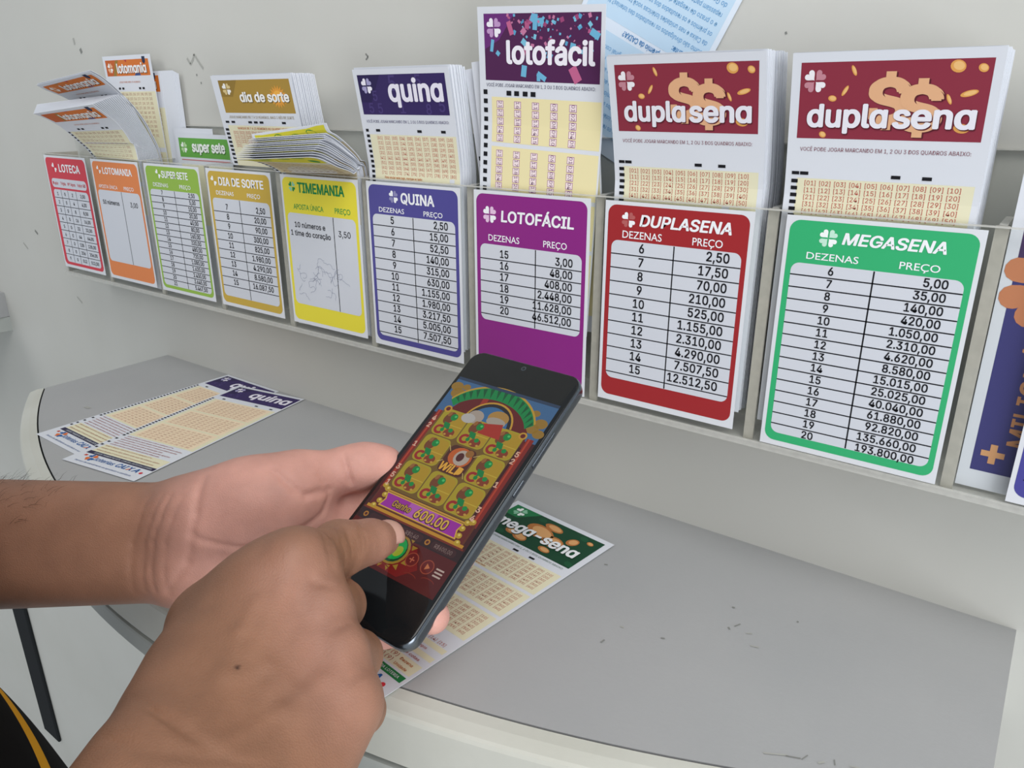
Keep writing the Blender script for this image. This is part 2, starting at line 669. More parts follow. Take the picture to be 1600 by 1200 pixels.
# ------------------------------------------------------------------ price cards
def price_card(x, title, bgc, rows, lines, label, table, titlec='#f2f3f6', headc=None, italic=0.0, tx=(26, 72), tb=(6.3, 12.0), clov=(19, 9.4, 4.2),
               clv=('#f4f6f8', None), heads=(('DEZENAS', 11.4, 35), ('PREÇO', 52.5, 69)), cap=3.6, split=42.5, headv=20.0, headcap=3.2, top=2.0, bottom=112.0, extra=None, special=None, H=115):
    s = Sheet(84, H, M_CARD)
    bgm = mat('card_' + bgc, bgc, 0.42, 0.35)
    s.rrect(2.0, top, 82.0, bottom, 5, bgm, 1)
    tm = ink(titlec)
    hm = ink(headc or titlec)
    c2_ = clv[1] or bgc
    s.clover(clov[0], clov[1], clov[2], ink(clv[0]), ink(c2_), 2)
    s.text(title, tx[0], tb[1], tb[1] - tb[0], tm, 'l', tx[1] - tx[0], 0.055, italic, lvl=3, res=3)
    if special:
        special(s, bgm)
    else:
        for t, a, b in heads:
            s.text(t, a, headv, headcap, hm, 'l', b - a, 0.006, 0, lvl=3, res=3, font='b')
        t0, t1 = table
        s.rrect(4.8, t0, 79.4, t1, 4, M_CELL, 2)
        y0, y1, n = lines
        for i in range(n):
            y = y0 + (y1 - y0) * i / max(1, n - 1)
            s.rect(4.8, y - 0.3, 79.4, y + 0.3, M_BLACK, 3)
        s.rect(split - 0.35, t0 + 0.2, split + 0.35, t1 - 0.2, M_BLACK, 3)
        p = (y1 - y0) / max(1, n - 1) if n > 1 else 0
        for i, (a, b) in enumerate(rows):
            y = y0 + p * i - (p / 2 if n > 1 else 0) + cap / 2 - 0.3
            for t, u, al in ((a, 23.6, 'c'), (b, 73.3, 'r')):
                s.text(t, u, y + .15, cap * 1.1, M_BLACK, al, glyphs(t, 0.04)[2] * cap * 0.98, 0.04, 0, lvl=4)
    if extra:
        extra(s)
    o = s.build('price_card')
    o.location = (x + 0.042, 0.3798, CAM_Z - 0.0505 - H / 1000)
    tag(o, label, 'price card')
    return o


def loteca(s, bgm):
    s.rrect(7.4, 22.5, 78, 31.5, 4, M_CELL, 2)
    for t, u in (('Duplo', 15), ('Triplo', 31), ('Nº Apos', 48), ('Valor R$', 68)):
        s.text(t, u, 28.6, 3.0, ink('#c8202c'), 'c', None, 0.03)
    s.rrect(7.4, 33.5, 78, 109, 4, M_CELL, 2)
    for i in range(1, 9):
        y = 33.5 + 75.5 * i / 9
        s.rect(7.4, y - 0.3, 78, y + 0.3, M_BLACK, 3)
    for u in (23.5, 37.5, 54):
        s.rect(u - 0.3, 33.7, u + 0.3, 108.8, M_BLACK, 3)
    for i in range(9):
        y = 33.5 + 75.5 * (i + 0.5) / 9 + 1.7
        for t, u in ((str(i + 1), 15.5), ('0', 30.5), (str(2 ** (i + 1)), 46), (str(2 ** (i + 1)) + ',00', 66.5)):
            s.text(t, u, y, 3.3, M_BLACK, 'c', None, 0.03, lvl=4)


def one_row(a, b, v):
    def f(s):
        for i, t in enumerate(a):
            s.text(t, 29.5 if len(a) > 1 else 26, v + i * 6.4, 3.9, M_BLACK, 'c', None, 0.03, lvl=4)
        s.text(b, 67, v + (len(a) - 1) * 3.2, 4.4, M_BLACK, 'c', None, 0.014, lvl=4)
    return f


def scribbled(s):
    one_row(['10 números e', '1 time do coração'], '3,50', 38.5)(s)
    pen = ink('#9aa0b4')
    r = random.Random(5)
    for k in range(26):
        u, v = r.uniform(14, 62), r.uniform(66, 90)
        a = r.uniform(0, 6.28)
        pts = [(u, v)]
        for j in range(9):
            a += r.uniform(-1.1, 1.1)
            u += 1.7 * math.cos(a)
            v += 1.5 * math.sin(a)
            if not (10 < u < 74 and 52 < v < 95):
                break
            pts.append((u, v))
        for (x0, y0), (x1, y1) in zip(pts[:-1], pts[1:]):
            d = np.array([x1 - x0, y1 - y0])
            n_ = np.array([-d[1], d[0]]) / (np.linalg.norm(d) + 1e-6) * 0.13
            s.poly([(x0 + n_[0], y0 + n_[1]), (x1 + n_[0], y1 + n_[1]), (x1 - n_[0], y1 - n_[1]), (x0 - n_[0], y0 - n_[1])], pen, 4)


def rows_of(txt):
    return [tuple(r.split()) for r in txt.strip().split('\n')]


price_card(-.8705, 'LOTECA', '#d23344', [], (0, 0, 0), 'red bordered price card at the left end of the rack', (0, 0), tx=(28, 70.5), tb=(8.2, 15.4), clov=(18.5, 11.6, 5), special=loteca)
price_card(-.776, 'LOTOMANIA', '#e38447', [], (0, 0, 0), 'orange bordered price card with a single price of 3,00', (28.3, 97.4), tx=(20, 72), tb=(7.2, 12.9), clov=(13.2, 9.6, 4.0),
           heads=(('APOSTA ÚNICA', 8, 42.4), ('PREÇO', 53.7, 70.6)), headv=26.5, split=47.7, extra=one_row(['50 números'], '3,00', 41.5))
price_card(-.682, 'SUPER SETE', '#93b944', rows_of('''7 2,50
8 5,00
9 10,00
10 20,00
11 40,00
12 80,00
13 160,00
14 320,00
15 480,00
16 720,00
17 1.080,00
18 1.620,00
19 2.430,00
20 3.645,00
21 5.467,50'''), (27.6, 103.4, 14), 'leaf green bordered price card with fifteen rows of prices', (22.0, 109), tx=(27, 67), tb=(5.7, 11.3), clov=(21.7, 8.4, 4.2), cap=3.2, split=43.4, headv=19.4)
price_card(-.588, 'DIA DE SORTE', '#c9a83f', rows_of('''7 2,50
8 20,00
9 90,00
10 300,00
11 825,00
12 1.980,00
13 4.290,00
14 8.580,00
15 16.087,50'''), (34.2, 97.0, 9), 'mustard bordered price card with nine rows of prices', (23.4, 106), tx=(16.5, 74.5), tb=(6.7, 12.8), clov=(9.8, 9.8, 4.2), cap=4.0, split=41.5, headv=20.6)
price_card(-.4923, 'TIMEMANIA', '#e9db3a', [], (0, 0, 0), 'bright yellow price card scribbled over in its white table', (28.0, 98.8), titlec='#178a4c', headc='#2f9a4a', tx=(19.2, 69.8), tb=(5.4, 12.4),
           clov=(12.9, 8.6, 3.9), clv=('#178a4c', '#8fd0b4'), heads=(('APOSTA ÚNICA', 12.8, 46.2), ('PREÇO', 58.5, 74.8)), headv=25.0, headcap=3.8, split=55.9, extra=scribbled)
price_card(-.400, 'QUINA', '#4f4a92', rows_of('''5 2,50
6 15,00
7 52,50
8 140,00
9 315,00
10 630,00
11 1.155,00
12 1.980,00
13 3.217,50
14 5.005,00
15 7.507,50'''), (29.3, 106.6, 11), 'violet bordered price card with eleven rows of prices', (21.7, 109), tx=(32.4, 62.3), tb=(6.4, 13.0), clov=(25.7, 9.2, 4.4), clv=('#f4f6f8', '#8d8bb5'), cap=4.3, split=42.8, bottom=113, H=116.5)
price_card(-.305, 'LOTOFÁCIL', '#8c2a82', rows_of('''15 3,00
16 48,00
17 408,00
18 2.448,00
19 11.628,00
20 46.512,00'''), (41.9, 77.8, 6), 'magenta bordered price card partly hidden behind the phone', (32.6, 81.8), italic=0.06, tx=(21.2, 73.5), tb=(11.6, 18.0), clov=(12.4, 14.4, 5.4), clv=('#f4f4f8', '#e6c3e0'), cap=4.2, split=47, headv=30.4, headcap=3.8, bottom=115.5, H=119)
price_card(-.2115, 'DUPLASENA', '#a12d31', rows_of('''6 2,50
7 17,50
8 70,00
9 210,00
10 525,00
11 1.155,00
12 2.310,00
13 4.290,00
14 7.507,50
15 12.512,50'''), (28.8, 98.6, 10), 'dark red bordered price card with ten rows of prices', (21.2, 102.2), italic=0.18, tx=(21.4, 73.1), tb=(6.6, 12.4), clov=(14.6, 9.7, 4.4), clv=('#f4f6f8', '#b5605f'), cap=4.4, headv=19.6, headcap=3.9, bottom=113, H=116.5)
price_card(-.112, 'MEGASENA', '#37b073', rows_of('''6 5,00
7 35,00
8 140,00
9 420,00
10 1.050,00
11 2.310,00
12 4.620,00
13 8.580,00
14 15.015,00
15 25.025,00
16 40.040,00
17 61.880,00
18 92.820,00
19 135.660,00
20 193.800,00'''), (28.2, 107.2, 14), 'emerald green bordered price card with prices up to 193.800,00', (22.3, 112.2), italic=0.18, tx=(26.6, 70.2), tb=(6.5, 11.6), clov=(20.3, 9.5, 4.4), clv=('#f4f8f6', '#c3e8d4'), cap=3.5, bottom=116.6, H=119.5)
price_card(.0005, '', '#4a4796', [], (27, 107, 12), 'indigo bordered price card cut off by the right edge of the photo', (21.5, 109), bottom=115.5, H=119)


# ------------------------------------------------------------------ betting slips
INST = 'VOCÊ PODE JOGAR MARCANDO EM 1, 2 OU 3 DOS QUADROS ABAIXO:'


def grid(s, u0, v0, du, dv, nums, ncol, cap, m=M_RED, fmt='[%s]', lvl=3, w=None):
    for i, t in enumerate(nums):
        s.text(fmt % t, u0 + du * (i % ncol), v0 + dv * (i // ncol), cap, m, 'c', w, 0.0, 0, lvl=lvl, res=1)


def marks(s, u, vs, w=3.4, h=1.5, m=M_BLACK):
    for v in vs:
        s.rect(u, v, u + w, v + h, m, 3)


def two(a, b):
    return ['%02d' % i for i in range(a, b)]


def coin(s, u, v, rx, ry, rot, c1='#e2a256', c2='#efbf7c', lvl=3):
    s.ellipse(u, v, rx, ry, ink(c1), lvl, rot)
    s.ellipse(u + rx * .08, v - ry * .08, rx * .72, ry * .68, ink(c2), lvl + 0.3, rot)


def dupla(s, y1=36.0):
    bgc = '#8c3243'
    s.rect(4, 4, 78.6, y1, ink(bgc), 1)
    k = (y1 - 4) / 35.5
    V = lambda v: 4 + v * k
    for u, v, rx, ry, rot in ((26.5, 4, 2.3, .9, 65), (23.5, 13, 2.4, .9, -60), (18.4, 16.5, 1.8, 1.4, 10), (15.4, 33.5, 1.6, 1.4, 30), (22.5, 34.0, 3.0, 1.9, 60),
                              (66, 2.6, 2.9, 2.6, 20), (75, 4, 1.9, 1.7, 30), (64.5, 17, 2.2, .8, 65), (71.5, 14.5, 3.3, 1.3, -15), (70.6, 29.6, 3.0, 2.1, 10), (62.6, 35.0, 1.8, .8, 40)):
        if V(v) + ry < y1:
            coin(s, u, max(V(v), 4.2 + ry), rx, ry * k, rot, lvl=2)
    for q, (u, v) in enumerate(((41.5, 27.0), (54.2, 30.2))):
        for d, c, l0 in ((.7, '#5c1f2b', 2.1), (0, '#e4b087', 2.5)):
            l = l0 + .9 * q
            s.text('S', u + d, V(v) + d * .6, 18.5 * k, ink(c), 'c', 17.5, 0.085, 0, lvl=l, res=4)
            s.rect(u - 2 + d, V(v - 22.3) + d * .6, u + 2 + d, V(v - 17), ink(c), l + .35)
            s.rect(u - 2 + d, V(v - 1), u + 2 + d, V(v + 3.8) + d * .6, ink(c), l + .35)
    s.clover(10.4, V(8.5), 5.0, ink('#f2eef2'), ink('#c48794'), 3)
    s.text('duplɑ', 8.4, V(29.6) + .5, 10.2 * k, ink('#5c1f2b'), 'l', 34.0, 0.062, 0, lvl=4.6, res=4)
    s.text('duplɑ', 8, V(29.6), 10.2 * k, ink('#eceaf2'), 'l', 34.0, 0.062, 0, lvl=5.6, res=4)
    s.text('senɑ', 44.4, V(29.6) + .5, 10.2 * k, ink('#5c1f2b'), 'l', 31.5, 0.062, 0, lvl=4.6, res=4)
    s.text('senɑ', 44, V(29.6), 10.2 * k, ink('#eceaf2'), 'l', 31.5, 0.062, 0, lvl=5.6, res=4)


def dupla_slip():
    s = Sheet(82, 180, M_PAPER, seg=90)
    dupla(s)
    s.text(INST, 41, 41.6, 1.7, ink('#8a5560'), 'c', 70, 0.0, 0, lvl=3, res=1)
    s.rect(5.5, 54, 79.5, 82, M_CREAM, 1)
    s.rect(5.5, 84, 79.5, 112, M_CREAM, 1)
    marks(s, 3.0, [51.0])
    for u in (6.8, 46.5, 59):
        marks(s, u, [51.0], 3.8)
    marks(s, 3.0, [54.6 + 3.25 * i for i in range(18)], 3.0, 1.7)
    grid(s, 11.8, 57.2, 6.7, 3.25, two(1, 51), 10, 2.1, w=5.0)
    s.rect(62, 71.5, 66, 74, M_PAPER, 2)
    grid(s, 11.8, 87.2, 6.7, 3.25, two(1, 51), 10, 2.1, w=5.0)
    return s


def quina_banner(s, y1=27.5, shapes=True):
    s.rect(3.6, 3.4, 78.4, y1, ink('#37295f'), 1)
    if shapes:
        s.poly([(3.6, 3.4), (24, 3.4), (13, 20), (3.6, 20)], ink('#2c2150'), 1.4)
        for t, u, v, c in (('5', 34, 13, 9), ('5', 17, 19, 6), ('5', 56, 11, 7), ('5', 12, 26.4, 6), ('5', 20, 26.6, 6), ('1', 40, 26.5, 7), ('8', 62, 27, 6), ('5', 73, 25.5, 7)):
            s.text(t, u, v, c, ink('#4a3c76'), 'c', None, 0.03, 0, lvl=2, res=3)
    s.clover(11.0, 10.0, 5.0, ink('#f2eef8'), ink('#a9a3cc'), 3)
    s.text('quinɑ', 29.5, y1 - 8.4, 12.6, ink('#eeeaf6'), 'l', 46, 0.062, 0, lvl=4, res=4)


def quina_block(s, v, dv, cap=1.9, extra=True):
    grid(s, 15.0, v, 6.75, dv, two(1, 81), 10, cap, w=4.5)
    if extra:
        s.text('Para anular este jogo, marque ao lado:', 15, v + dv * 8 - .3, 1.5, ink('#c9702e'), 'l', 34, 0.02, 0, lvl=3, res=1)
        s.rect(72.5, v + dv * 8 - 2.4, 76.5, v + dv * 8, M_PAPER, 2)


def quina_slip():
    s = Sheet(82, 180, M_PAPER, seg=90)
    quina_banner(s)
    s.text(INST, 41, 32.6, 1.7, ink('#4d4770'), 'c', 72, 0.0, 0, lvl=3, res=1)
    s.rect(6, 40, 81, 69, M_CREAM, 1)
    s.rect(6, 71, 81, 100, M_CREAM, 1)
    marks(s, 3.0, [36.6], 2.6, 1.8)
    for u in (12.5, 49.5, 69.5):
        marks(s, u, [36.6], 3.8, 1.6)
    marks(s, 3.0, [40.2 + 3.3 * i for i in range(20)], 2.8, 1.8)
    quina_block(s, 43, 3.2)
    quina_block(s, 74, 3.2)
    return s


def brand_foot(s, v, band):
    s.rect(5, v, 79, v + 4.2, ink(band), 1.5)
    s.text('APOSTE TAMBÉM NO SITE. CONFIRA ANTES DA LOTERIA', 76, v + 3.0, 1.7, ink('#dfe6ea'), 'r', 64, 0.01, 0, lvl=3, res=1)
    b = ink('#1f5fa6')
    o_ = ink('#e2702f')
    s.rect(8, v + 6.2, 11, v + 8.4, ink('#c4473c'), 2)
    for (cx, cy, m, a) in ((16.2, v + 7.2, b, 45), (19.6, v + 7.2, o_, -45), (16.2, v + 10.8, o_, -45), (19.6, v + 10.8, b, 45)):
        s.heart(18 + (cx - 18) * .12, v + 9 + (cy - v - 9) * .12, 2.6, math.degrees(math.atan2(cx - 18, -(cy - v - 9))), m, 3)
    s.text('loterias', 23, v + 11.2, 4.4, b, 'l', 21, 0.02, 0.12, lvl=3, res=2)
    s.text('CAI', 46.5, v + 11.2, 5.0, b, 'l', 11.5, 0.045, 0.18, lvl=3, res=2)
    s.text('X', 58.4, v + 11.2, 5.0, b, 'l', 5.6, 0.045, 0.18, lvl=3, res=2)
    s.poly([(58.2, v + 11.2), (59.9, v + 11.2), (62.0, v + 9.0), (61.0, v + 8.4)], o_, 3.6)
    s.text('A', 64.6, v + 11.2, 5.0, b, 'l', 5.6, 0.045, 0.18, lvl=3, res=2)
    s.ellipse(74, v + 10.2, 1.5, 1.5, ink('#d23440'), 3)


def small_print(s, v0, v1, n, m, u0=8, u1=76, cap=1.4):
    words = ['marque', 'quantos', 'concursos', 'quer', 'jogar', 'com', 'apostas', 'números', 'abaixo', 'e', 'nº', 'de', 'cotas']
    r = random.Random(3)
    for i in range(n):
        t = ' '.join(r.choice(words) for _ in range(9))
        s.text(t, u0, v0 + (v1 - v0) * i / max(1, n - 1), cap, m, 'l', (u1 - u0) * r.uniform(.75, 1), 0.01, 0, lvl=3, res=1)


def quina_full():
    s = Sheet(80, 181, M_PAPER)
    s.W = 80
    quina_banner(s, 28.5)
    marks(s, 12.5, [32.5], 3.4, 1.7)
    marks(s, 52, [32.5], 3.4, 1.7)
    marks(s, 69, [32.5], 3.4, 1.7)
    s.rect(5.5, 36, 78.5, 127, M_CREAM, 1)
    for k in range(3):
        v = 36.8 + 30.2 * k
        s.rect(9.5, v, 74.5, v + 28, ink('#f1dcbd'), 1.5)
        grid(s, 14.5, v + 4.2, 6.0, 3.25, two(1, 81), 10, 1.7, ink('#c58f78'), w=3.7)
    marks(s, 1.6, [35 + 3.1 * i for i in range(30)], 2.6, 1.7)
    marks(s, 1.6, [128, 135, 142, 148, 153], 2.6, 1.9)
    small_print(s, 130, 146, 6, ink('#b0605c'), cap=1.5)
    s.rect(6, 147.5, 78, 160, M_CREAM, 1)
    small_print(s, 150, 158, 3, ink('#c08a76'), cap=1.5)
    brand_foot(s, 160.2, '#2c2748')
    s.text('Serviço de atendimento ao apostador e ouvidoria', 9, 177.4, 1.8, ink('#3a5a96'), 'l', 62, 0.0, 0, lvl=3, res=1)
    return s


def mega_full():
    s = Sheet(81, 180, M_PAPER)
    s.rect(4, 4, 77, 39.5, ink('#17462f'), 1)
    s.poly([(4, 4), (26, 4), (15, 17), (4, 17)], ink('#217a4a'), 1.4)
    for u, v in ((8, 30), (18, 36), (30, 8), (40, 12), (52, 34), (64, 8), (70, 26), (74, 36), (62, 16), (12, 22)):
        s.ellipse(u, v, 3.2, 2.2, ink('#1d5537'), 1.6, 20)
    for u, v, rx, ry, rot in ((42, 11, 7.5, 3.4, 8), (38, 20, 11.5, 6.5, 14), (32, 33, 6, 3.6, 14), (52, 24, 8, 5.6, 14), (61, 16, 3.6, 4.4, 30), (53, 34, 4.6, 2.6, 10), (70, 10, 2.6, 1.8, 20), (24, 31, 5, 3.4, 0)):
        coin(s, u, v, rx, ry, rot, '#b8753f', '#dba56c', 2)
    s.clover(12.2, 10.4, 5.0, ink('#f2f8f4'), ink('#8cc7a5'), 3)
    s.text('megɑ-senɑ', 6.6, 30.2, 9.8, ink('#0f2f20'), 'l', 66, 0.062, 0, lvl=3.2, res=3)
    s.text('megɑ-senɑ', 6, 29.6, 9.8, ink('#f0f2f4'), 'l', 66, 0.062, 0, lvl=4.6, res=3)
    s.text(INST, 40, 42.8, 1.6, ink('#5f7a6a'), 'c', 70, 0.0, 0, lvl=3, res=1)
    for u in (12, 39, 52):
        marks(s, u, [45.2], 4.2, 1.6)
    for k in range(3):
        v = 48.2 + 26.4 * k
        s.rect(6, v, 79, v + 24, M_CREAM, 1)
        grid(s, 13.5, v + 4.4, 6.6, 3.3, two(1, 61), 10, 1.9, ink('#b8564a'), w=4.4)
        s.text('Para anular este jogo, marque ao lado:', 10, v + 23.2, 1.4, ink('#c9702e'), 'l', 30, 0.02, 0, lvl=3, res=1)
    marks(s, 1.6, [46 + 3.3 * i for i in range(26)], 3, 1.7)
    s.text('Assinale quantos números está marcando neste jogo', 8, 130.4, 1.7, ink('#b0483c'), 'l', 56, 0.01, 0, lvl=3, res=1)
    grid(s, 13.5, 135, 6.6, 3.3, two(6, 16), 10, 2.1, ink('#b0483c'), w=4.8)
    s.rect(6, 136, 79, 139.5, M_CREAM, 1)
    s.text('Para jogar com sorte automática, marque quantos jogos', 8, 142.4, 1.7, ink('#b0483c'), 'l', 62, 0.01, 0, lvl=3, res=1)
    s.rect(6, 144, 79, 147.5, M_CREAM, 1)
    s.text('Marque o número de cotas abaixo e 1ª de cotas', 8, 150.6, 1.7, ink('#b0483c'), 'l', 66, 0.02, 0, lvl=3, res=1)
    s.rect(6, 152, 79, 160.5, M_CREAM, 1)
    grid(s, 10, 155.4, 6.4, 3.9, ['1', '2', '3', '4', '5', '6', '7', '8', '9'] * 2, 9, 2.4, ink('#b0483c'), '(%s)', w=4.8)
    s.text('Dezena', 66, 155.6, 1.8, ink('#c9702e'), 'l', 9, 0.02, 0, lvl=3, res=1)
    s.text('Unidade', 66, 159.6, 1.8, ink('#c9702e'), 'l', 9, 0.02, 0, lvl=3, res=1)
    brand_foot(s, 162.0, '#1e7a40')
    return s


def lotofacil_slip():
    s = Sheet(84, 180, M_PAPER, seg=90)
    s.rect(4.5, 3.6, 81.5, 38.4, ink('#512550'), 1)
    s.poly([(4.5, 3.6), (26, 3.6), (15, 17), (4.5, 22)], ink('#6b2f77'), 1.4)
    r = random.Random(11)
    cols = ['#6fb4d6', '#5aa0c9', '#b45a86', '#9c4775', '#7fc2dc', '#c77aa0']
    for k in range(95):
        u, v = r.uniform(20, 80), abs(r.gauss(0, 1)) * 9 + 4.5
        if v > 36:
            v = r.uniform(5, 36)
        a = r.uniform(.25, 1.1)
        if r.random() < .16:
            a = r.uniform(1.2, 2.2)
        t = r.uniform(0, 3.14)
        b = a * r.uniform(.5, 1.3)
        c, d = math.cos(t), math.sin(t)
        s.poly([(u + a * c * i - b * d * j, v + a * d * i + b * c * j) for i, j in ((-1, -1), (1, -1), (1, 1), (-1, 1))], ink(r.choice(cols)), 2 + .005 * k)
    for u, v, a, b, t in ((10, 20, 1.1, 3.2, 10), (14, 24, 1.3, 1.2, 40), (32, 33, 1.8, 3.0, 8), (44, 35.5, 3.2, 1.4, 30), (66, 34, 4.2, 2.6, 60), (40, 8, 1.5, 4.0, 5), (23, 11, 1.5, 3.6, -20), (78, 14, 3, 1.8, 30), (42, 36, 1.2, 2, 0)):
        t = math.radians(t)
        c, d = math.cos(t), math.sin(t)
        s.poly([(u + a * c * i - b * d * j, v + a * d * i + b * c * j) for i, j in ((-1, -1), (1, -1), (1, 1), (-1, 1))], ink('#c2648e' if a > 4 or u == 23 else '#6fb4d6'), 2.6)
    s.clover(11.5, 10.8, 5.4, ink('#f3eef6'), ink('#c29ac8'), 3)
    s.text('lotofácil', 20, 29.0, 11.4, ink('#f2eef6'), 'l', 58.5, 0.062, 0, lvl=4, res=4)
    s.text(INST, 42, 41.8, 1.8, ink('#4d4a66'), 'c', 74, 0.0, 0, lvl=3, res=1)
    for k in range(4):
        v = 47.4 + 27.8 * k
        s.rect(8.5, v, 83, v + 25.4, M_CREAM2, 1)
        for c in range(5):
            for q in range(5):
                u, vv = 14.6 + 12.6 * c, v + 4.0 + 4.7 * q
                s.rect(u - 2.4, vv - 2.0, u + 2.4, vv + 2.0, ink('#a1649a'), 2)
                s.rect(u - 2.1, vv - 1.7, u + 2.1, vv + 1.7, ink('#f6e4e4'), 2.5)
                s.text('%02d' % (21 - 5 * c + q), u - 1.0, vv, 2.3, ink('#6b3a6a'), 'c', None, 0.0, 0, 90, lvl=3.2, res=1)
    for u in (19.5, 25.0, 31.0, 36.5):
        marks(s, u, [43.8], 3.4, 2.6)
    marks(s, 2.6, [43.6 + 5.05 * i for i in range(26)], 2.9, 2.6)
    return s


def lotofacil_back():
    s = Sheet(84, 160, M_PAPER, seg=80)
    marks(s, 1.6, [51 + 5.0 * i for i in range(16)], 2.6, 2.5)
    s.rect(8.5, 20, 83, 150, M_CREAM2, 1)
    return s


def dia_slip():
    s = Sheet(94, 66, M_PAPER, seg=1)
    s.rect(6.5, 3.4, 73.5, 26.5, ink('#ab8a3c'), 1)
    s.poly([(6.5, 3.4), (25, 3.4), (18, 15), (6.5, 15)], ink('#947733'), 1.3)
    pts = []
    for i in range(36):
        a = 2 * math.pi * i / 36
        q = 8.0 if i % 2 == 0 else 5.2
        pts.append((61 + q * math.cos(a), 15.2 + q * math.sin(a)))
    s.poly(pts, ink('#e09a3c'), 2)
    s.ellipse(61, 15.2, 4.2, 4.2, ink('#efb04a'), 2.4)
    s.clover(13.4, 9.6, 4.4, ink('#f4f2ec'), ink('#dcc58c'), 3)
    s.text('diɑ de sorte', 25, 18.9, 6.4, ink('#5b4a22'), 'l', 46, 0.062, 0, lvl=3.0, res=3)
    s.text('diɑ de sorte', 24.6, 18.5, 6.4, ink('#f4f2ee'), 'l', 46, 0.062, 0, lvl=4, res=3)
    s.text('JOGUE MARCANDO DE 7 A 15 NÚMEROS, MAIS 1 MÊS DE SORTE', 40, 30.4, 1.8, ink('#8f7c55'), 'c', 62, 0, 0, lvl=3, res=1)
    for u in (4.0, 10, 27, 32.5, 38, 59):
        marks(s, u, [32.4], 3.6, 1.5)
    s.rect(5.5, 35.6, 76, 66, M_CREAM, 1)
    s.text('MARQUE DE 7 A 15 NÚMEROS NO QUADRO ABAIXO', 40, 38.4, 1.6, ink('#c97a4a'), 'c', 50, 0.02, 0, lvl=3, res=1)
    grid(s, 12.0, 42.0, 6.1, 3.2, two(1, 32), 10, 2.2, w=4.8)
    s.text('MARQUE 1 MÊS DE SORTE', 40, 56.5, 1.6, ink('#c97a4a'), 'c', 26, 0.02, 0, lvl=3, res=1)
    marks(s, 2.0, [38.0 + 3.1 * i for i in range(9)], 3.4, 1.7)
    s.items = [(m, q * np.array([94 / 76, 1.0]), f, l) for m, q, f, l in s.items]
    return s


def lotomania_slip(rows=10, seg=90, L=180):
    s = Sheet(82, L, M_PAPER, seg=seg)
    s.rect(4, 3.6, 78, 17.4, ink('#d6752f'), 1)
    s.poly([(4, 3.6), (27, 3.6), (19, 17.4), (4, 17.4)], ink('#c4602a'), 1.3)
    s.poly([(22, 4), (27, 4), (20, 17.4), (15, 17.4)], ink('#9a7a35'), 1.5)
    s.poly([(52, 17.4), (54, 14.4), (57, 13.6), (61, 14.6), (62, 17.4)], ink('#3b4f86'), 1.5)
    s.poly([(37, 3.6), (42, 3.6), (40.5, 6)], ink('#b4393a'), 1.5)
    s.poly([(68, 1.6), (73, 1.6), (73, 6), (70.5, 8), (68, 6)], ink('#25304f'), 2)
    s.clover(11.5, 10.4, 4.6, ink('#f6f0ea'), ink('#eab78f'), 3)
    s.text('lotomɑniɑ', 23.6, 15.3, 7.8, ink('#5a3b26'), 'l', 50, 0.062, 0, lvl=3.0, res=3)
    s.text('lotomɑniɑ', 23, 14.8, 7.8, ink('#f4f0ee'), 'l', 50, 0.062, 0, lvl=4, res=3)
    s.text('JOGUE MARCANDO 50 NÚMEROS', 41, 23.5, 1.5, ink('#c97a5a'), 'c', 36, 0, 0, lvl=3, res=1)
    for u in (20, 26, 55, 61):
        marks(s, u, [27.4], 3.6, 1.8)
    s.rect(5, 31.0, 81, 80, M_CREAM, 1)
    grid(s, 12.4, 34.4, 6.6, 4.0, two(1, 101)[:99] + ['00'], 10, 2.2, ink('#b07a66'), w=4.4)
    s.rect(5, 84, 81, 110, M_CREAM, 1)
    grid(s, 12.4, 88, 6.6, 4.0, two(1, 51), 10, 2.2, ink('#b07a66'), w=4.4)
    marks(s, 1.4, [31.0 + 3.3 * i for i in range(24)], 2.8, 1.8)
    return s


def supersete_slip():
    s = Sheet(82, 140, M_PAPER)
    s.rect(4.5, 3.6, 79, 20.2, ink('#67a94a'), 1)
    s.clover(12, 11.8, 5.0, ink('#f2f8ee'), ink('#b8dba0'), 3)
    s.text('super sete', 25.0, 15.6, 8.4, ink('#3b6a2a'), 'l', 49, 0.07, 0, lvl=3.0, res=3)
    s.text('super sete', 24.4, 15.0, 8.4, ink('#f2f6f0'), 'l', 49, 0.07, 0, lvl=4, res=3)
    s.rect(6, 22.0, 79, 22.9, ink('#c98080'), 2)
    s.rect(5, 26, 80, 80, M_CREAM, 1)
    return s


def timemania_slip():
    s = Sheet(82, 180, M_PAPER, seg=90)
    s.rect(3, 0.8, 79, 18, ink('#d8cf3a'), 1)
    for u, v in ((16, 7), (30, 5), (48, 6.5), (64, 5), (70, 14), (22, 12)):
        s.ellipse(u, v, 5, 2.2, ink('#2f8a3f'), 2, 15)
    s.rect(5, 19.5, 81, 82, ink('#d8c9a8'), 1)
    grid(s, 12, 24, 6.6, 3.6, two(1, 81), 10, 2.2, ink('#8f6a50'), w=4.6)
    grid(s, 12, 64, 6.6, 3.6, two(1, 51), 10, 2.2, ink('#8f6a50'), w=4.6)
    marks(s, 1.4, [20.0 + 3.3 * i for i in range(24)], 2.8, 1.8)
    return s


def plain(L=180, seg=24, W=82):
    return Sheet(W, L, M_PAPER, seg=seg)


ZP = ZB + 0.0030          # slips stand on the pocket floor


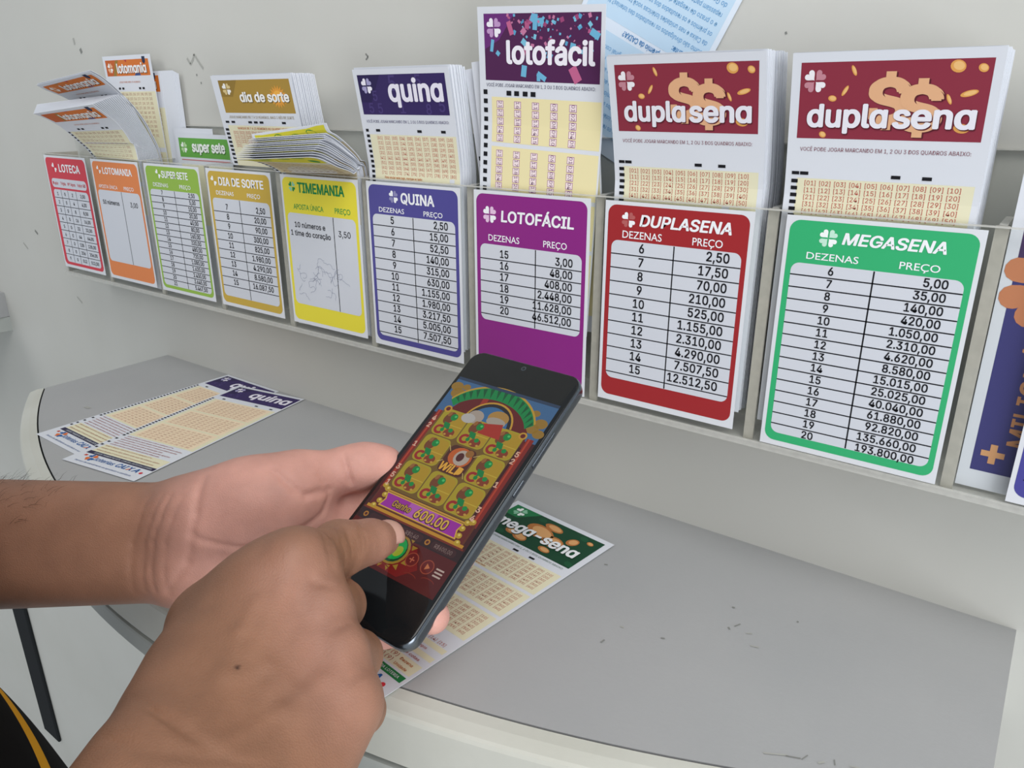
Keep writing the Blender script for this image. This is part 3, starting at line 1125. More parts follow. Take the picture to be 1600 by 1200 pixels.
def lean_map(x0, y, top, lean, L=180, bend_from=0.118, rot=0.0):
    """standing slip whose free upper part leans towards the viewer; z of the top given, local = world"""
    t = math.radians(rot)

    def f(u, v, h):
        sb = L / 1000 - v
        k = max(0.0, (sb - bend_from) / (L / 1000 - bend_from))
        uu, vv = u - 0.041, v - 0.06
        if rot:
            uu, vv = uu * math.cos(t) - vv * math.sin(t), uu * math.sin(t) + vv * math.cos(t)
        return (x0 + 0.041 + uu, y - lean * k ** 1.15 - h, CAM_Z + top - (vv + 0.06))
    return f


def stack(x0, y0, y1, n, top, lean, label, group, L=180, W=82, jit=0.0006, seg=24, name='betting_slip'):
    """the slips filling a pocket behind the front one; each an object sharing one mesh"""
    first = None
    for i in range(n):
        y = y0 + (y1 - y0) * i / max(1, n - 1)
        if first is None:
            o = first = plain(L, seg, W).build(name, lean_map(x0, y, top, lean, L), th=min(0.0009, (y1 - y0) / n * .62))
        else:
            o = first.copy()
            COL.objects.link(o)
            o.location = (random.uniform(-1, 1) * jit, y - y0, random.uniform(-1, .2) * jit * 1.6)
        tag(o, label, 'betting slip', group)


# mega-sena pocket holds maroon slips too
o = dupla_slip().build('betting_slip', lean_map(-.1160, .3838, .0205, .0110))
tag(o, 'maroon bannered slip with two dollar signs above the emerald price card', 'betting slip')
stack(-.1160, .3850, .4140, 22, .0208, .0110, 'white slip edge packed behind the maroon front slip above the emerald card', 'slips behind the rightmost maroon slip')
# dupla sena pocket
o = dupla_slip().build('betting_slip', lean_map(-.2085, .3838, .0218, .0150))
tag(o, 'maroon bannered slip with two dollar signs above the dark red price card', 'betting slip')
stack(-.2085, .3850, .4140, 22, .0226, .0150, 'white slip edge packed behind the maroon front slip above the dark red card', 'slips behind the maroon slip over the dark red card')
# lotofacil pocket
o = lotofacil_slip().build('betting_slip', lean_map(-.3020, .3845, .0492, .006, rot=2.6, L=180))
tag(o, 'tall purple confetti bannered slip standing above the magenta card', 'betting slip')
for x_, y, top, rt in ((-.3050, .3890, .0262, -5.0), (-.3110, .3925, .0240, -7.0)):
    b = lotofacil_back().build('betting_slip', lean_map(x_, y, top, .003, L=160, bend_from=.100, rot=rt))
    tag(b, 'slip peeking out at the left behind the purple confetti slip, checkered edge', 'betting slip', 'slips behind the purple confetti slip')
# quina pocket
o = quina_slip().build('betting_slip', lean_map(-.4000, .3838, .0200, .0100))
tag(o, 'violet bannered slip standing above the violet price card in the rack', 'betting slip')
stack(-.4000, .3855, .3990, 10, .0212, .0100, 'white slip edge packed behind the violet slip in the rack', 'slips behind the violet slip in the rack')
# dia de sorte pocket
o = dia_slip().build('betting_slip', lambda u, v, h: (-.5555 + u, .3735 + .011 * v / .066 - h, CAM_Z + .0190 - v))
tag(o, 'mustard bannered slip with a small sun standing above the mustard card', 'betting slip')
first = None
for i in range(13):
    if first is None:
        f0 = o_ = Sheet(94, 64, M_PAPER).build('betting_slip', lambda u, v, h: (-.5555 + u, .3752 + .011 * v / .066 - h, CAM_Z + .0195 - v), th=.0008)
        first = f0
    else:
        o_ = first.copy()
        COL.objects.link(o_)
        o_.location = (random.uniform(-1, 1) * .0004, i * .0016, random.uniform(-.0006, .0003))
    tag(o_, 'white slip edge packed behind the mustard slip with the sun', 'betting slip', 'slips behind the mustard slip')
# super sete pocket
b = supersete_slip().build('betting_slip')
b.location = (-.6345, .4105, CAM_Z - .0262 - .140)
tag(b, 'low green bannered slip showing just its banner above the rack', 'betting slip')
b = plain(150, 1, 60).build('betting_slip')
b.location = (-.6490, .4116, CAM_Z - .0215 - .150)
tag(b, 'plain white slip edge just left of the low green bannered slip', 'betting slip')
# upright lotomania slips against the wall
b = lotomania_slip(L=180).build('betting_slip', lambda u, v, h: (-.7755 + u + .0, .4082 + .030 * min(v, .09) * 2.2 / 2.2 * 1.0 - h, CAM_Z + .0405 - v + 0.0))
tag(b, 'orange bannered slip standing upright behind the bent ones', 'betting slip')
b = lotomania_slip(L=170, seg=1).build('betting_slip')
b.location = (-.6885 - .041, .4128, CAM_Z + .0265 - .170)
tag(b, 'orange bannered slip almost wholly hidden behind the upright orange one', 'betting slip')
first = None
for i in range(6):
    if first is None:
        first = o_ = plain(120, 1, 40).build('betting_slip')
    else:
        o_ = first.copy()
        COL.objects.link(o_)
    o_.location = (-.6890 + .0012 * i, .4131 + .0003 * i, CAM_Z + .0265 - .0005 * i - .120)
    tag(o_, 'white slip edge standing close behind the upright orange slip', 'betting slip', 'white slips right of the upright orange slip')

# bent lotomania slips leaning out over the front of the rack
def mixp(a, b, t, j=0.0):
    return [(p[0] * (1 - t) + q[0] * t + j, p[1] * (1 - t) + q[1] * t) for p, q in zip(a, b)]


FL = [(.3375, -.0095), (.3487, -.0148), (.3592, -.0217), (.3709, -.0334), (.3815, -.0461), (.3846, -.0620), (.3850, -.1690)]
FR = [(.3505, -.0015), (.3567, -.0062), (.3650, -.0130), (.3721, -.0211), (.3786, -.0332), (.3830, -.0500), (.3850, -.1690)]
BL = [(.3420, -.0020), (.3530, -.0075), (.3650, -.0150), (.3780, -.0270), (.3910, -.0430), (.4000, -.0640), (.4030, -.1690)]
BR = [(.3772, .0073), (.3841, -.0027), (.3906, -.0161), (.3973, -.0300), (.4020, -.0440), (.4030, -.0640), (.4030, -.1690)]
for i in range(16):
    t = i / 15
    sl = lotomania_slip() if i == 0 else plain(178, 60)
    o = sl.build('betting_slip', curved_map(-.7765, mixp(FL, BL, t), mixp(FR, BR, t)), th=.0004)
    if i == 0:
        tag(o, 'foremost orange bannered slip bent forward over the rack edge', 'betting slip')
    else:
        tag(o, 'white edged slip bent forward in the pile behind the foremost orange one', 'betting slip', 'bent slips at the left of the rack')
UL = [(.3448, .0145), (.3511, .0108), (.3588, .0077), (.3683, .0035), (.3830, -.0070), (.3960, -.0270), (.4050, -.0600), (.4050, -.1690)]
UR = [(.3527, .0242), (.3601, .0204), (.3671, .0149), (.3740, .0083), (.3870, -.0065), (.3980, -.0270), (.4050, -.0600), (.4050, -.1690)]
for i in range(2):
    sl = lotomania_slip() if i == 0 else plain(180, 60)
    j = .0011 * i
    o = sl.build('betting_slip', curved_map(-.7765, [(y + j, z + j) for y, z in UL], [(y + j, z + j) for y, z in UR]), th=.0003)
    tag(o, 'orange bannered slip bent forward above the bent pile' if i == 0 else 'plain slip lying under the highest bent orange slip', 'betting slip')

# timemania slips drooping over the yellow card
FL = [(.3412, -.0384), (.3569, -.0400), (.3678, -.0430), (.3785, -.0490), (.3840, -.0600), (.3850, -.1690)]
FR = [(.3430, -.0335), (.3524, -.0352), (.3657, -.0410), (.3800, -.0465), (.3845, -.0560), (.3850, -.1690)]
BL = [(.3600, -.0235), (.3720, -.0250), (.3850, -.0310), (.3950, -.0400), (.4010, -.0580), (.4030, -.1690)]
BR = [(.3590, -.0180), (.3660, -.0215), (.3760, -.0285), (.3860, -.0380), (.3935, -.0540), (.4030, -.1690)]
for i in range(13):
    t = (i / 12) ** .9
    j = random.uniform(-1, 1) * .0008
    sl = timemania_slip() if i in (0, 3, 6, 9, 12) else plain(175, 60)
    if i == 12:
        BL = [(.3590, -.0215), (.3612, -.0262), (.3720, -.0278), (.3850, -.0325), (.3955, -.0410), (.4025, -.0590), (.4040, -.1690)]
        BR = [(.3580, -.0128), (.3606, -.0180), (.3670, -.0212), (.3765, -.0280), (.3865, -.0375), (.3945, -.0530), (.4040, -.1690)]
        FL, FR = BL, BR
    o = sl.build('betting_slip', curved_map(-.4925 + random.uniform(-1, 1) * .0012, mixp(FL, BL, t, j), mixp(FR, BR, t, j)), th=.0003)
    if i == 0:
        tag(o, 'lowest yellow bannered slip drooping over the bright yellow card', 'betting slip')
    elif i == 12:
        tag(o, 'topmost yellow bannered slip of the drooping fan above the bright yellow card', 'betting slip')
    else:
        tag(o, 'bent slip inside the drooping fan above the bright yellow card', 'betting slip', 'drooping slips above the yellow card')

# blue printed slip seen from its back, leaning on the wall
s = Sheet(86, 150, mat('pale_blue_paper', '#dfe8f3', 0.7, 0.15))
bi, bi2 = ink('#5d9fd0'), ink('#3f86c0')
s.rect(3, 10, 83, 60, mat('blue_wash', '#c4dcef', 0.7, 0.15), 1)
s.rect(3, 66, 83, 116, mat('blue_wash', '#c4dcef', 0.7, 0.15), 1)
LN = ['Como são divulgados os resultados das loterias? No site', 'da Caixa e nas unidades lotéricas você também confere', 'os prêmios e os resultados dos sorteios de cada concurso', 'e o prazo de resgate do prêmio. As loterias da Caixa',
      'repassam parte do que arrecadam aos programas sociais', 'do Governo. Você também pode apostar pelo site', 'Os apostadores de prêmios são pagos na Caixa ou nas', 'lotéricas. Apresente o bilhete original com documento']
for k, t in enumerate(LN):
    s.text(t, 6, 15.5 + 5.4 * k, 2.5, bi, 'l', 72, 0.0, 0, lvl=3, res=1)
    s.text(t, 6, 75.5 + 5.0 * k, 2.5, bi, 'l', 72, 0.0, 0, lvl=3, res=1)
s.text('Importante:', 6, 70.5, 2.8, bi2, 'l', 17, 0.03, 0, lvl=3, res=1)
s.text('Onde receber o prêmio da CAIXA?', 6, 64.4, 2.8, bi2, 'l', 48, 0.03, 0, lvl=3, res=1)
o = s.build('betting_slip')
o.rotation_euler = (0, math.radians(180 + 27.5), 0)
cx, cz = -.2105, .042
o.location = (cx + .075 * math.sin(math.radians(27.5)), .4172, CAM_Z + cz + .075 * math.cos(math.radians(27.5)))
tag(o, 'pale blue printed slip back leaning tilted against the wall', 'betting slip')

# dark blue slip in the last pocket
s = Sheet(82, 170, M_PAPER)
s.rect(4.6, 3, 80, 161, ink('#3f3d78'), 1)
s.rect(4.6, 3, 80, 70, ink('#4a3560'), 1.4)
s.heart(19, 71, 15, 0, ink('#c9825c'), 2)
for a in (0, 90, 180, 270):
    s.heart(19, 73, 11, a + 45, ink('#c9825c'), 2)
s.poly([(10.8, 147.0), (13.6, 147.0), (13.6, 150.4), (16.8, 150.4), (16.8, 153.2), (13.6, 153.2), (13.6, 156.5), (10.8, 156.5), (10.8, 153.2), (7.5, 153.2), (7.5, 150.4), (10.8, 150.4)], ink('#d8a070'), 3)
s.text('MILIONÁRIA', 24.5, 146, 8.0, ink('#cf9263'), 'l', 66, 0.04, 0, -90, lvl=3, res=3)
o = s.build('betting_slip')
o.location = (-.0205 + .041, .3862, CAM_Z - .1695)
tag(o, 'dark blue slip with an orange plus sign at the right edge of the photo', 'betting slip')

# slips lying on the counter
def lay(o, tl, ax, W, z):
    ax = Vector((ax[0], ax[1], 0)).normalized()      # direction from the top edge to the bottom edge
    rx = Vector((-ax.y, ax.x, 0))
    up = Vector((0, 0, 1))
    # local x -> right, local z -> towards the top edge, local -y -> up
    M = Matrix(((rx.x, -up.x, -ax.x), (rx.y, -up.y, -ax.y), (rx.z, -up.z, -ax.z)))
    L = o['len']
    p = Vector((tl[0], tl[1], z)) + rx * (W / 2000) + ax * L
    o.matrix_world = Matrix.Translation(p) @ M.to_4x4()
    del o['len']


def flat_slip(s, tl, ax, z, label):
    o = s.build('betting_slip')
    o['len'] = s.L / 1000
    lay(o, tl, ax, s.W, z)
    tag(o, label, 'betting slip')
    return o


flat_slip(quina_full(), (-.6535, .4172), (-.001, -.181), 1.0004, 'violet bannered slip on the counter partly under the other violet one')
flat_slip(quina_full(), (-.6163, .4040), (.0290, -.1790), 1.0008, 'violet bannered slip lying on top of the other one on the counter')
flat_slip(mega_full(), (-.2683, .3766), (-.0232, -.1780), 1.0010, 'green bannered slip lying on the counter under the phone')


# ------------------------------------------------------------------ the phone
PK = 0.97
P_O = PK * np.array([-0.26730663, 0.33256167, -0.13499328]) + ORG      # top left corner of the glass
P_X = np.array([0.99947746, -0.02362104, -0.02206468])
P_Y = np.array([0.03177557, 0.84315731, 0.53672718])
P_N = np.array([0.00592594, -0.53714784, 0.8434673])
PW, PL = 73.2, 159.0


def on_phone(u, v, h=0.0):
    """millimetres on the glass (right, down, out of the glass) -> world"""
    return P_O + P_X * u / 1000 - P_Y * v / 1000 + P_N * h / 1000


def phone_px(px, py, off=0.0):
    """point on the plane of the glass (offset along its normal) seen at a pixel"""
    d = _f + _r * (px - 800) / FPX + _u * (600 - py) / FPX
    p0 = P_O - ORG + P_N * off
    return ORG + d * ((p0 @ P_N) / (d @ P_N))


phone = bpy.data.objects.new('mobile_phone', None)
phone.empty_display_size = 0.02
COL.objects.link(phone)
cB = on_phone(PW / 2, PL / 2, -4.2)
phone.matrix_world = Matrix(((P_X[0], P_Y[0], P_N[0], cB[0]), (P_X[1], P_Y[1], P_N[1], cB[1]), (P_X[2], P_Y[2], P_N[2], cB[2]), (0, 0, 0, 1)))
tag(phone, 'black mobile phone with a colourful slot game on its lit screen, held in a hand', 'phone')


def rr_loop(w, l, r, n=8):
    pts = []
    for cx, cy, a0 in ((w / 2 - r, l / 2 - r, 0), (-w / 2 + r, l / 2 - r, 90), (-w / 2 + r, -l / 2 + r, 180), (w / 2 - r, -l / 2 + r, 270)):
        for i in range(n + 1):
            a = math.radians(a0 + 90 * i / n)
            pts.append((cx + r * math.cos(a), cy + r * math.sin(a)))
    return pts


def loft(name, sections, m, parent, cap=True):
    """sections: (inset mm, z mm) rings of the rounded phone outline"""
    v, f = [], []
    for ins, z in sections:
        for x, y in rr_loop(PW - 2 * ins, PL - 2 * ins, max(1.0, 8.5 - ins)):
            v.append((x / 1000, y / 1000, z / 1000))
    n = 36
    for k in range(len(sections) - 1):
        for i in range(n):
            j = (i + 1) % n
            f.append((k * n + i, k * n + j, (k + 1) * n + j, (k + 1) * n + i))
    if cap:
        f.append(tuple(range(n - 1, -1, -1)))
        f.append(tuple(range((len(sections) - 1) * n, len(sections) * n)))
    o = mesh_obj(name, v, f, m, None, parent, True)
    e = o.modifiers.new('edges', 'EDGE_SPLIT')
    e.split_angle = math.radians(40)
    return o


M_FRAME = mat('dark_metal_frame', '#6c7279', 0.2, 0.5, metal=0.95)
M_BACK = mat('phone_back', '#20242a', 0.3, 0.5)
M_GLASS = mat('black_glass', (0.008, 0.009, 0.010), 0.05, 0.33)
frame_o = loft('frame', [(2.2, -4.2), (0.9, -3.8), (0.2, -2.6), (0.0, -1.0), (0.0, 1.6), (0.25, 2.8), (0.9, 3.5)], M_FRAME, phone)
loft('back_cover', [(2.6, -4.5), (2.0, -4.22), (2.0, -4.0)], M_BACK, phone)
glass_o = loft('cover_glass', [(0.75, 3.4), (0.75, 3.7), (1.1, 4.05), (1.9, 4.2)], M_GLASS, phone)
for y0, y1 in ((20, 42), (50, 60)):        # side keys on the right edge
    kb = MB()
    kb.box((PW / 2000 - .0004, (PL / 2 - y1 - 14) / 1000, -.0012), (PW / 2000 + .0006, (PL / 2 - y0 - 14) / 1000, .0012), mat('key_metal', '#5a6068', 0.25, 0.5, metal=0.9))
    bevel(kb.build('side_key', frame_o), .0005)
lens = MB()
a = [(math.cos(t) * .0015, math.sin(t) * .0015) for t in np.linspace(0, 2 * math.pi, 20, endpoint=False)]
lens.add([(x, y + PL / 2000 - .0046, .00428) for x, y in a], [tuple(range(20))], mat('lens_ring', '#3c4348', 0.2, 0.5))
lens.add([(x * .6, y * .6 + PL / 2000 - .0046, .00431) for x, y in a], [tuple(range(20))], mat('lens_glass', '#15181c', 0.05, 0.6))
lens.build('front_camera', glass_o)

g = Sheet(PW, PL, M_GLASS)
g.items = []
S = screen
x0, x1, y0, y1 = 3.2, 70.0, 20.5, 134.5
g.rect(x0, y0, x1, y1, S('#3a0d0e'), 0)
g.rect(x0, y0, x1, 46, S('#3b5f86'), 0.3)                       # evening sky
for u, v, r_ in ((6, 27, 3), (9, 31, 3.4), (12, 26, 2), (66, 34, 3), (63, 38, 3), (68, 40, 2.6), (60, 29, 2)):
    g.ellipse(u, v, r_ * 1.3, r_, S('#8b6a26'), 0.5)
g.poly([(9, 46), (16, 33), (26, 27), (40, 26), (52, 31), (62, 41), (65, 50), (9, 50)], S('#5c1512'), 0.8)
g.poly([(26, 28), (29, 24), (31, 44), (27, 44)], S('#8d2a1a'), 1)
n_ = 22
arc_o = [(35.5 + 29.5 * math.cos(math.radians(t)), 45.0 - 24 * math.sin(math.radians(t))) for t in np.linspace(158, 22, n_)]
arc_i = [(35.5 + 25.5 * math.cos(math.radians(t)), 46.0 - 17.5 * math.sin(math.radians(t))) for t in np.linspace(22, 158, n_)]
g.poly([(p[0] * 1.02 - .7, p[1] - 1.1) for p in arc_o] + arc_i, S('#b08a2a'), 1.2)
g.poly(arc_o + arc_i, S('#0c7a3d'), 1.4)
for t in np.linspace(152, 28, 15):
    a = math.radians(t)
    b_ = math.radians(t - 5)
    g.poly([(35.5 + 29 * math.cos(a), 45 - 23.4 * math.sin(a)), (35.5 + 29 * math.cos(b_) , 45 - 23.4 * math.sin(b_)), (35.5 + 25.8 * math.cos(b_), 46 - 17.8 * math.sin(b_))], S('#075028'), 1.6)
ring = [(37.5 + 15.5 * math.cos(math.radians(t)), 45 - 15.5 * math.sin(math.radians(t))) for t in np.linspace(170, 10, 18)]
g.poly(ring, S('#b5892c'), 1.8)
g.poly([(37.5 + (x - 37.5) * .93, 45 + (y - 45) * .93) for x, y in ring], S('#241c1c'), 2.0)
g.poly([(37.5 + (x - 37.5) * .80, 45 + (y - 45) * .80) for x, y in ring], S('#33628f'), 2.2)
g.ellipse(29, 41.5, 5.0, 4.2, S('#9c8f83'), 2.4)                # a plain pale cushion and a red and gold drape behind the tiles
g.ellipse(25.5, 43.6, 4.4, 3.0, S('#a8a4a0'), 2.6)
g.ellipse(42, 38.5, 6.4, 4.6, S('#a07a3c'), 2.5)
g.ellipse(42, 41.0, 6.0, 2.8, S('#9a9084'), 2.7)
g.poly([(35, 44), (47, 41), (50, 50), (36, 50)], S('#9b2a1c'), 2.8)
for sx in (5.0, 64.2):                                         # red lacquer side posts
    g.rect(sx, 44, sx + 4.0, 97, S('#7c1f14'), 1.2)
    g.rect(sx + .8, 44, sx + 1.8, 97, S('#a63a20'), 1.4)
g.rect(8.2, 42.5, 62.6, 95.6, S('#6a4f1c'), 1.5)
for (u, v) in ((10.5, 42.0), (61, 43.5)):
    g.ellipse(u, v, 2.4, 2.2, S('#b5892c'), 3)
    g.ellipse(u, v, 1.4, 1.3, S('#5c1512'), 3.2)
for rI in range(3):
    for cI in range(3):
        u, v = 9.3 + 17.9 * cI, 41.6 + 17.6 * rI + 0.5 * cI
        if rI == 1 and cI == 1:
            g.rrect(u + .3, v + .5, u + 17.0, v + 17.2, 3, S('#4a2216'), 2.0)
            g.ellipse(u + 9, v + 6.6, 7.0, 5.8, S('#b3551f'), 2.4)
            g.ellipse(u + 10, v + 6.6, 4.6, 4.6, S('#a6988c'), 2.6)
            g.ellipse(u + 9, v + 6.4, 2.2, 2.6, S('#4a1a18'), 2.8)
            g.ellipse(u + 13, v + 3, 2.4, 2.2, S('#8a5a24'), 2.9)
            g.text('WiLD', u + 8.8, v + 16.4, 4.6, S('#4a1408'), 'c', 15.2, 0.14, 0.15, lvl=3.2, res=2)
            g.text('WiLD', u + 8.6, v + 16.2, 4.6, S('#d19a35'), 'c', 14.6, 0.06, 0.15, lvl=5, res=2)
            for (a0, b0, a1, b1) in ((-1, 2, 1.5, 5), (16, 4, 19, 2), (-2, 13, 1, 11), (16, 14, 18, 17)):
                d = np.array([b1 - b0, a0 - a1]) * .08
                g.poly([(u + a0, v + b0), (u + a1, v + b1), (u + a1 + d[0], v + b1 + d[1]), (u + a0 + d[0], v + b0 + d[1])], S('#c9b26a'), 4)
            continue
        g.rrect(u, v, u + 17.2, v + 17.0, 3.2, S('#9c8b1e'), 2.0)
        g.rrect(u + 5.5, v + 1, u + 16.6, v + 16.2, 3, S('#a3831c'), 2.2)
        g.rect(u + 6, v + 9.0, u + 16.8, v + 9.5, S('#b59a30'), 2.35)
        g.ellipse(u + 5.8, v + 5.4, 3.0, 4.2, S('#6b3a1c'), 2.5, 20)
        g.ellipse(u + 4.6, v + 3.0, 1.1, 1.6, S('#8a5a2a'), 2.6, 20)
        g.ellipse(u + 8.3, v + 4.2, 2.2, 2.2, S('#0d7a34'), 2.8)
        g.ellipse(u + 8.9, v + 3.6, .8, .7, S('#48b060'), 3.0)
        g.poly([(u + 4.6, v + 8.2), (u + 8.6, v + 8.4), (u + 10.2, v + 12.8), (u + 7.2, v + 11.6), (u + 6.0, v + 12.6)], S('#0b7436'), 2.9)
        a_ = [(u + 4.3 + 3.3 * math.cos(t), v + 13.4 + 3.0 * math.sin(t)) for t in np.linspace(.6, 5.3, 12)]
        b_ = [(u + 4.3 + 1.7 * math.cos(t), v + 13.4 + 1.5 * math.sin(t)) for t in np.linspace(5.3, .6, 12)]
        g.poly(a_ + b_, S('#8e1f1b'), 3.1)
        g.ellipse(u + 6.2, v + 13.2, 1.2, 1.2, S('#0d7a34'), 3.3)
        g.ellipse(u + 11.2, v + 13.8, 3.4, 2.6, S('#7a3418'), 3.0, -10)
        g.ellipse(u + 11.4, v + 12.2, 1.4, 1.3, S('#0d8038'), 3.3)
        g.ellipse(u + 9.4, v + 15.2, .8, .6, S('#b08a3a'), 3.3)
        g.ellipse(u + 13.4, v + 15.0, .8, .6, S('#b08a3a'), 3.3)
NUMC = S('#c9a08a')
for t, u, v in (('4', 6.4, 51.2), ('2', 6.2, 56), ('1', 6.4, 69), ('3', 6.6, 84.2), ('5', 6.8, 89.4), ('1', 7.2, 94), ('5', 64.4, 55.6), ('2', 64.2, 60.0), ('1', 64.0, 74.4), ('3', 63.5, 89.4), ('4', 63.3, 94.4)):
    g.text(t, u, v, 3.0, NUMC, 'c', None, 0.06, 0, lvl=5, res=2)
# prize ribbon
g.rect(5.5, 95.8, 67.5, 108.6, S('#5a2a12'), 2.0)
g.rect(8, 96.0, 65, 96.9, S('#b58a30'), 2.4)
g.poly([(11.0, 97.2), (61.2, 97.2), (60.2, 101.2), (61.8, 105.6), (10.8, 105.6), (12.4, 101.2)], S('#c79a3a'), 3.0)
g.poly([(11.8, 97.8), (60.4, 97.8), (59.4, 101.2), (60.8, 105.0), (11.8, 105.0), (13.2, 101.2)], S('#8f2391'), 3.3)
g.rect(28, 97.9, 46, 104.9, S('#a553a6'), 3.5)
g.text('Ganho', 18.2, 103.3, 3.4, S('#2a1408'), 'l', 12.4, 0.16, 0.12, lvl=3.8, res=2)
g.text('Ganho', 18.4, 103.2, 3.4, S('#b58b3c'), 'l', 12.0, 0.04, 0.12, lvl=6, res=2)
g.text('600.00', 33.0, 104.0, 5.0, S('#2a1408'), 'l', 21.4, 0.14, 0.05, lvl=3.8, res=2)
g.text('600.00', 33.4, 103.8, 5.0, S('#c79c4a'), 'l', 20.6, 0.05, 0.05, lvl=6, res=2)
for sgn, bx in ((-1, 8.4), (1, 64.0)):
    g.rect(bx - 2.4, 96.5, bx + 2.4, 106.5, S('#5c1a14'), 2.6)
    for k, (du, v) in enumerate(((1.0, 94.6), (-1.6, 96.0), (-2.2, 99.4), (-1.6, 103.2), (-.2, 106.6))):
        g.ellipse(bx - sgn * -du * 1.0, v, 1.7, 1.5, S('#a98a24'), 3.2)
        g.ellipse(bx - sgn * -du * 1.0, v - .4, .7, .6, S('#d0b860'), 3.5)
g.rect(5, 106.6, 68.0, 108.2, S('#b27f22'), 2.5)
g.rect(4, 108.2, 69.0, 109.2, S('#6a2210'), 2.5)
# wallet line, buttons
g.rect(x0, 109.2, x1, 115.0, S('#2a1214'), 1.5)
g.rrect(11, 110.2, 25.5, 114.2, 1.8, S('#38191a'), 2)
g.rrect(32, 110.2, 46.5, 114.2, 1.8, S('#38191a'), 2)
g.rrect(52, 110.2, 67, 114.2, 1.8, S('#38191a'), 2)
g.text('R$0,40', 39.6, 113.2, 2.0, S('#77615c'), 'c', 8, 0.02, 0, lvl=4, res=1)
g.text('R$600,00', 59.6, 113.2, 2.0, S('#77615c'), 'c', 10.5, 0.02, 0, lvl=4, res=1)
for u in (8.2, 29.4, 49.6):
    g.ellipse(u, 112.2, 1.5, 1.5, S('#a06a24'), 3)
    g.ellipse(u, 112.2, .8, .8, S('#4a1a14'), 3.3)
g.poly([(x0, 115), (x1, 115), (x1, 134.5), (x0, 134.5)], S('#4c0d0c'), 1.2)
g.poly([(28, 118), (47, 117), (54, 126), (46, 133), (26, 132)], S('#6c0f0c'), 1.4)
for k in range(14):
    a = 2 * math.pi * k / 14
    g.poly([(36 + 9.4 * math.cos(a - .16), 121.5 + 8.6 * math.sin(a - .16)), (36 + 12.5 * math.cos(a), 121.5 + 11.2 * math.sin(a)), (36 + 9.4 * math.cos(a + .16), 121.5 + 8.6 * math.sin(a + .16))], S('#8a6a1e'), 1.8)
g.ellipse(36, 121.5, 8.4, 8.0, S('#8a6a22'), 2)
g.ellipse(36, 121.5, 7.0, 6.8, S('#123c22'), 2.2)
g.ellipse(36, 121.0, 6.2, 6.0, S('#0b8f3e'), 2.4)
g.ellipse(38.4, 122.0, 2.4, 3.0, S('#8f9a2a'), 2.6, 30)
for u, t in ((48.0, '+'), (57.6, '')):
    g.ellipse(u, 122.6, 3.6, 3.6, S('#8a3a26'), 2.2)
    g.ellipse(u, 122.6, 3.1, 3.1, S('#5c100d'), 2.4)
    if t:
        g.rect(u - 1.5, 122.3, u + 1.5, 122.9, S('#a3553c'), 2.8)
        g.rect(u - .3, 121.1, u + .3, 124.1, S('#a3553c'), 2.8)
    else:
        g.poly([(u - .9, 121.0), (u + 1.6, 122.6), (u - .9, 124.2)], S('#b0653c'), 2.8)
for k in range(3):
    g.rect(62.4, 121.0 + 1.7 * k, 67.0, 121.8 + 1.7 * k, S('#b09a90'), 2.8)
for k, (u, v) in enumerate(((20, 130), (36, 131.5), (52, 130), (62, 128.5))):
    a_ = [(u + 4 * math.cos(t), v + 1.6 * math.sin(t)) for t in np.linspace(3.3, 6.1, 8)]
    b_ = [(u + 3.6 * math.cos(t), v + 1.1 * math.sin(t)) for t in np.linspace(6.1, 3.3, 8)]
    g.poly(a_ + b_, S('#6e1f12'), 2.6)
g.rect(x0, 20.5, x1, 22.4, S('#2a3a52'), 4)
scr = g.build('screen', lambda u, v, h: (u - PW / 2000, PL / 2000 - v, .00424 + h), th=.00001, dz=.00001)
# keep only the lit picture, not a second sheet of glass
import bmesh
bm = bmesh.new()
bm.from_mesh(scr.data)
bmesh.ops.delete(bm, geom=[f_ for f_ in bm.faces if f_.material_index == 0], context='FACES')
bm.to_mesh(scr.data)
bm.free()
scr.parent = glass_o


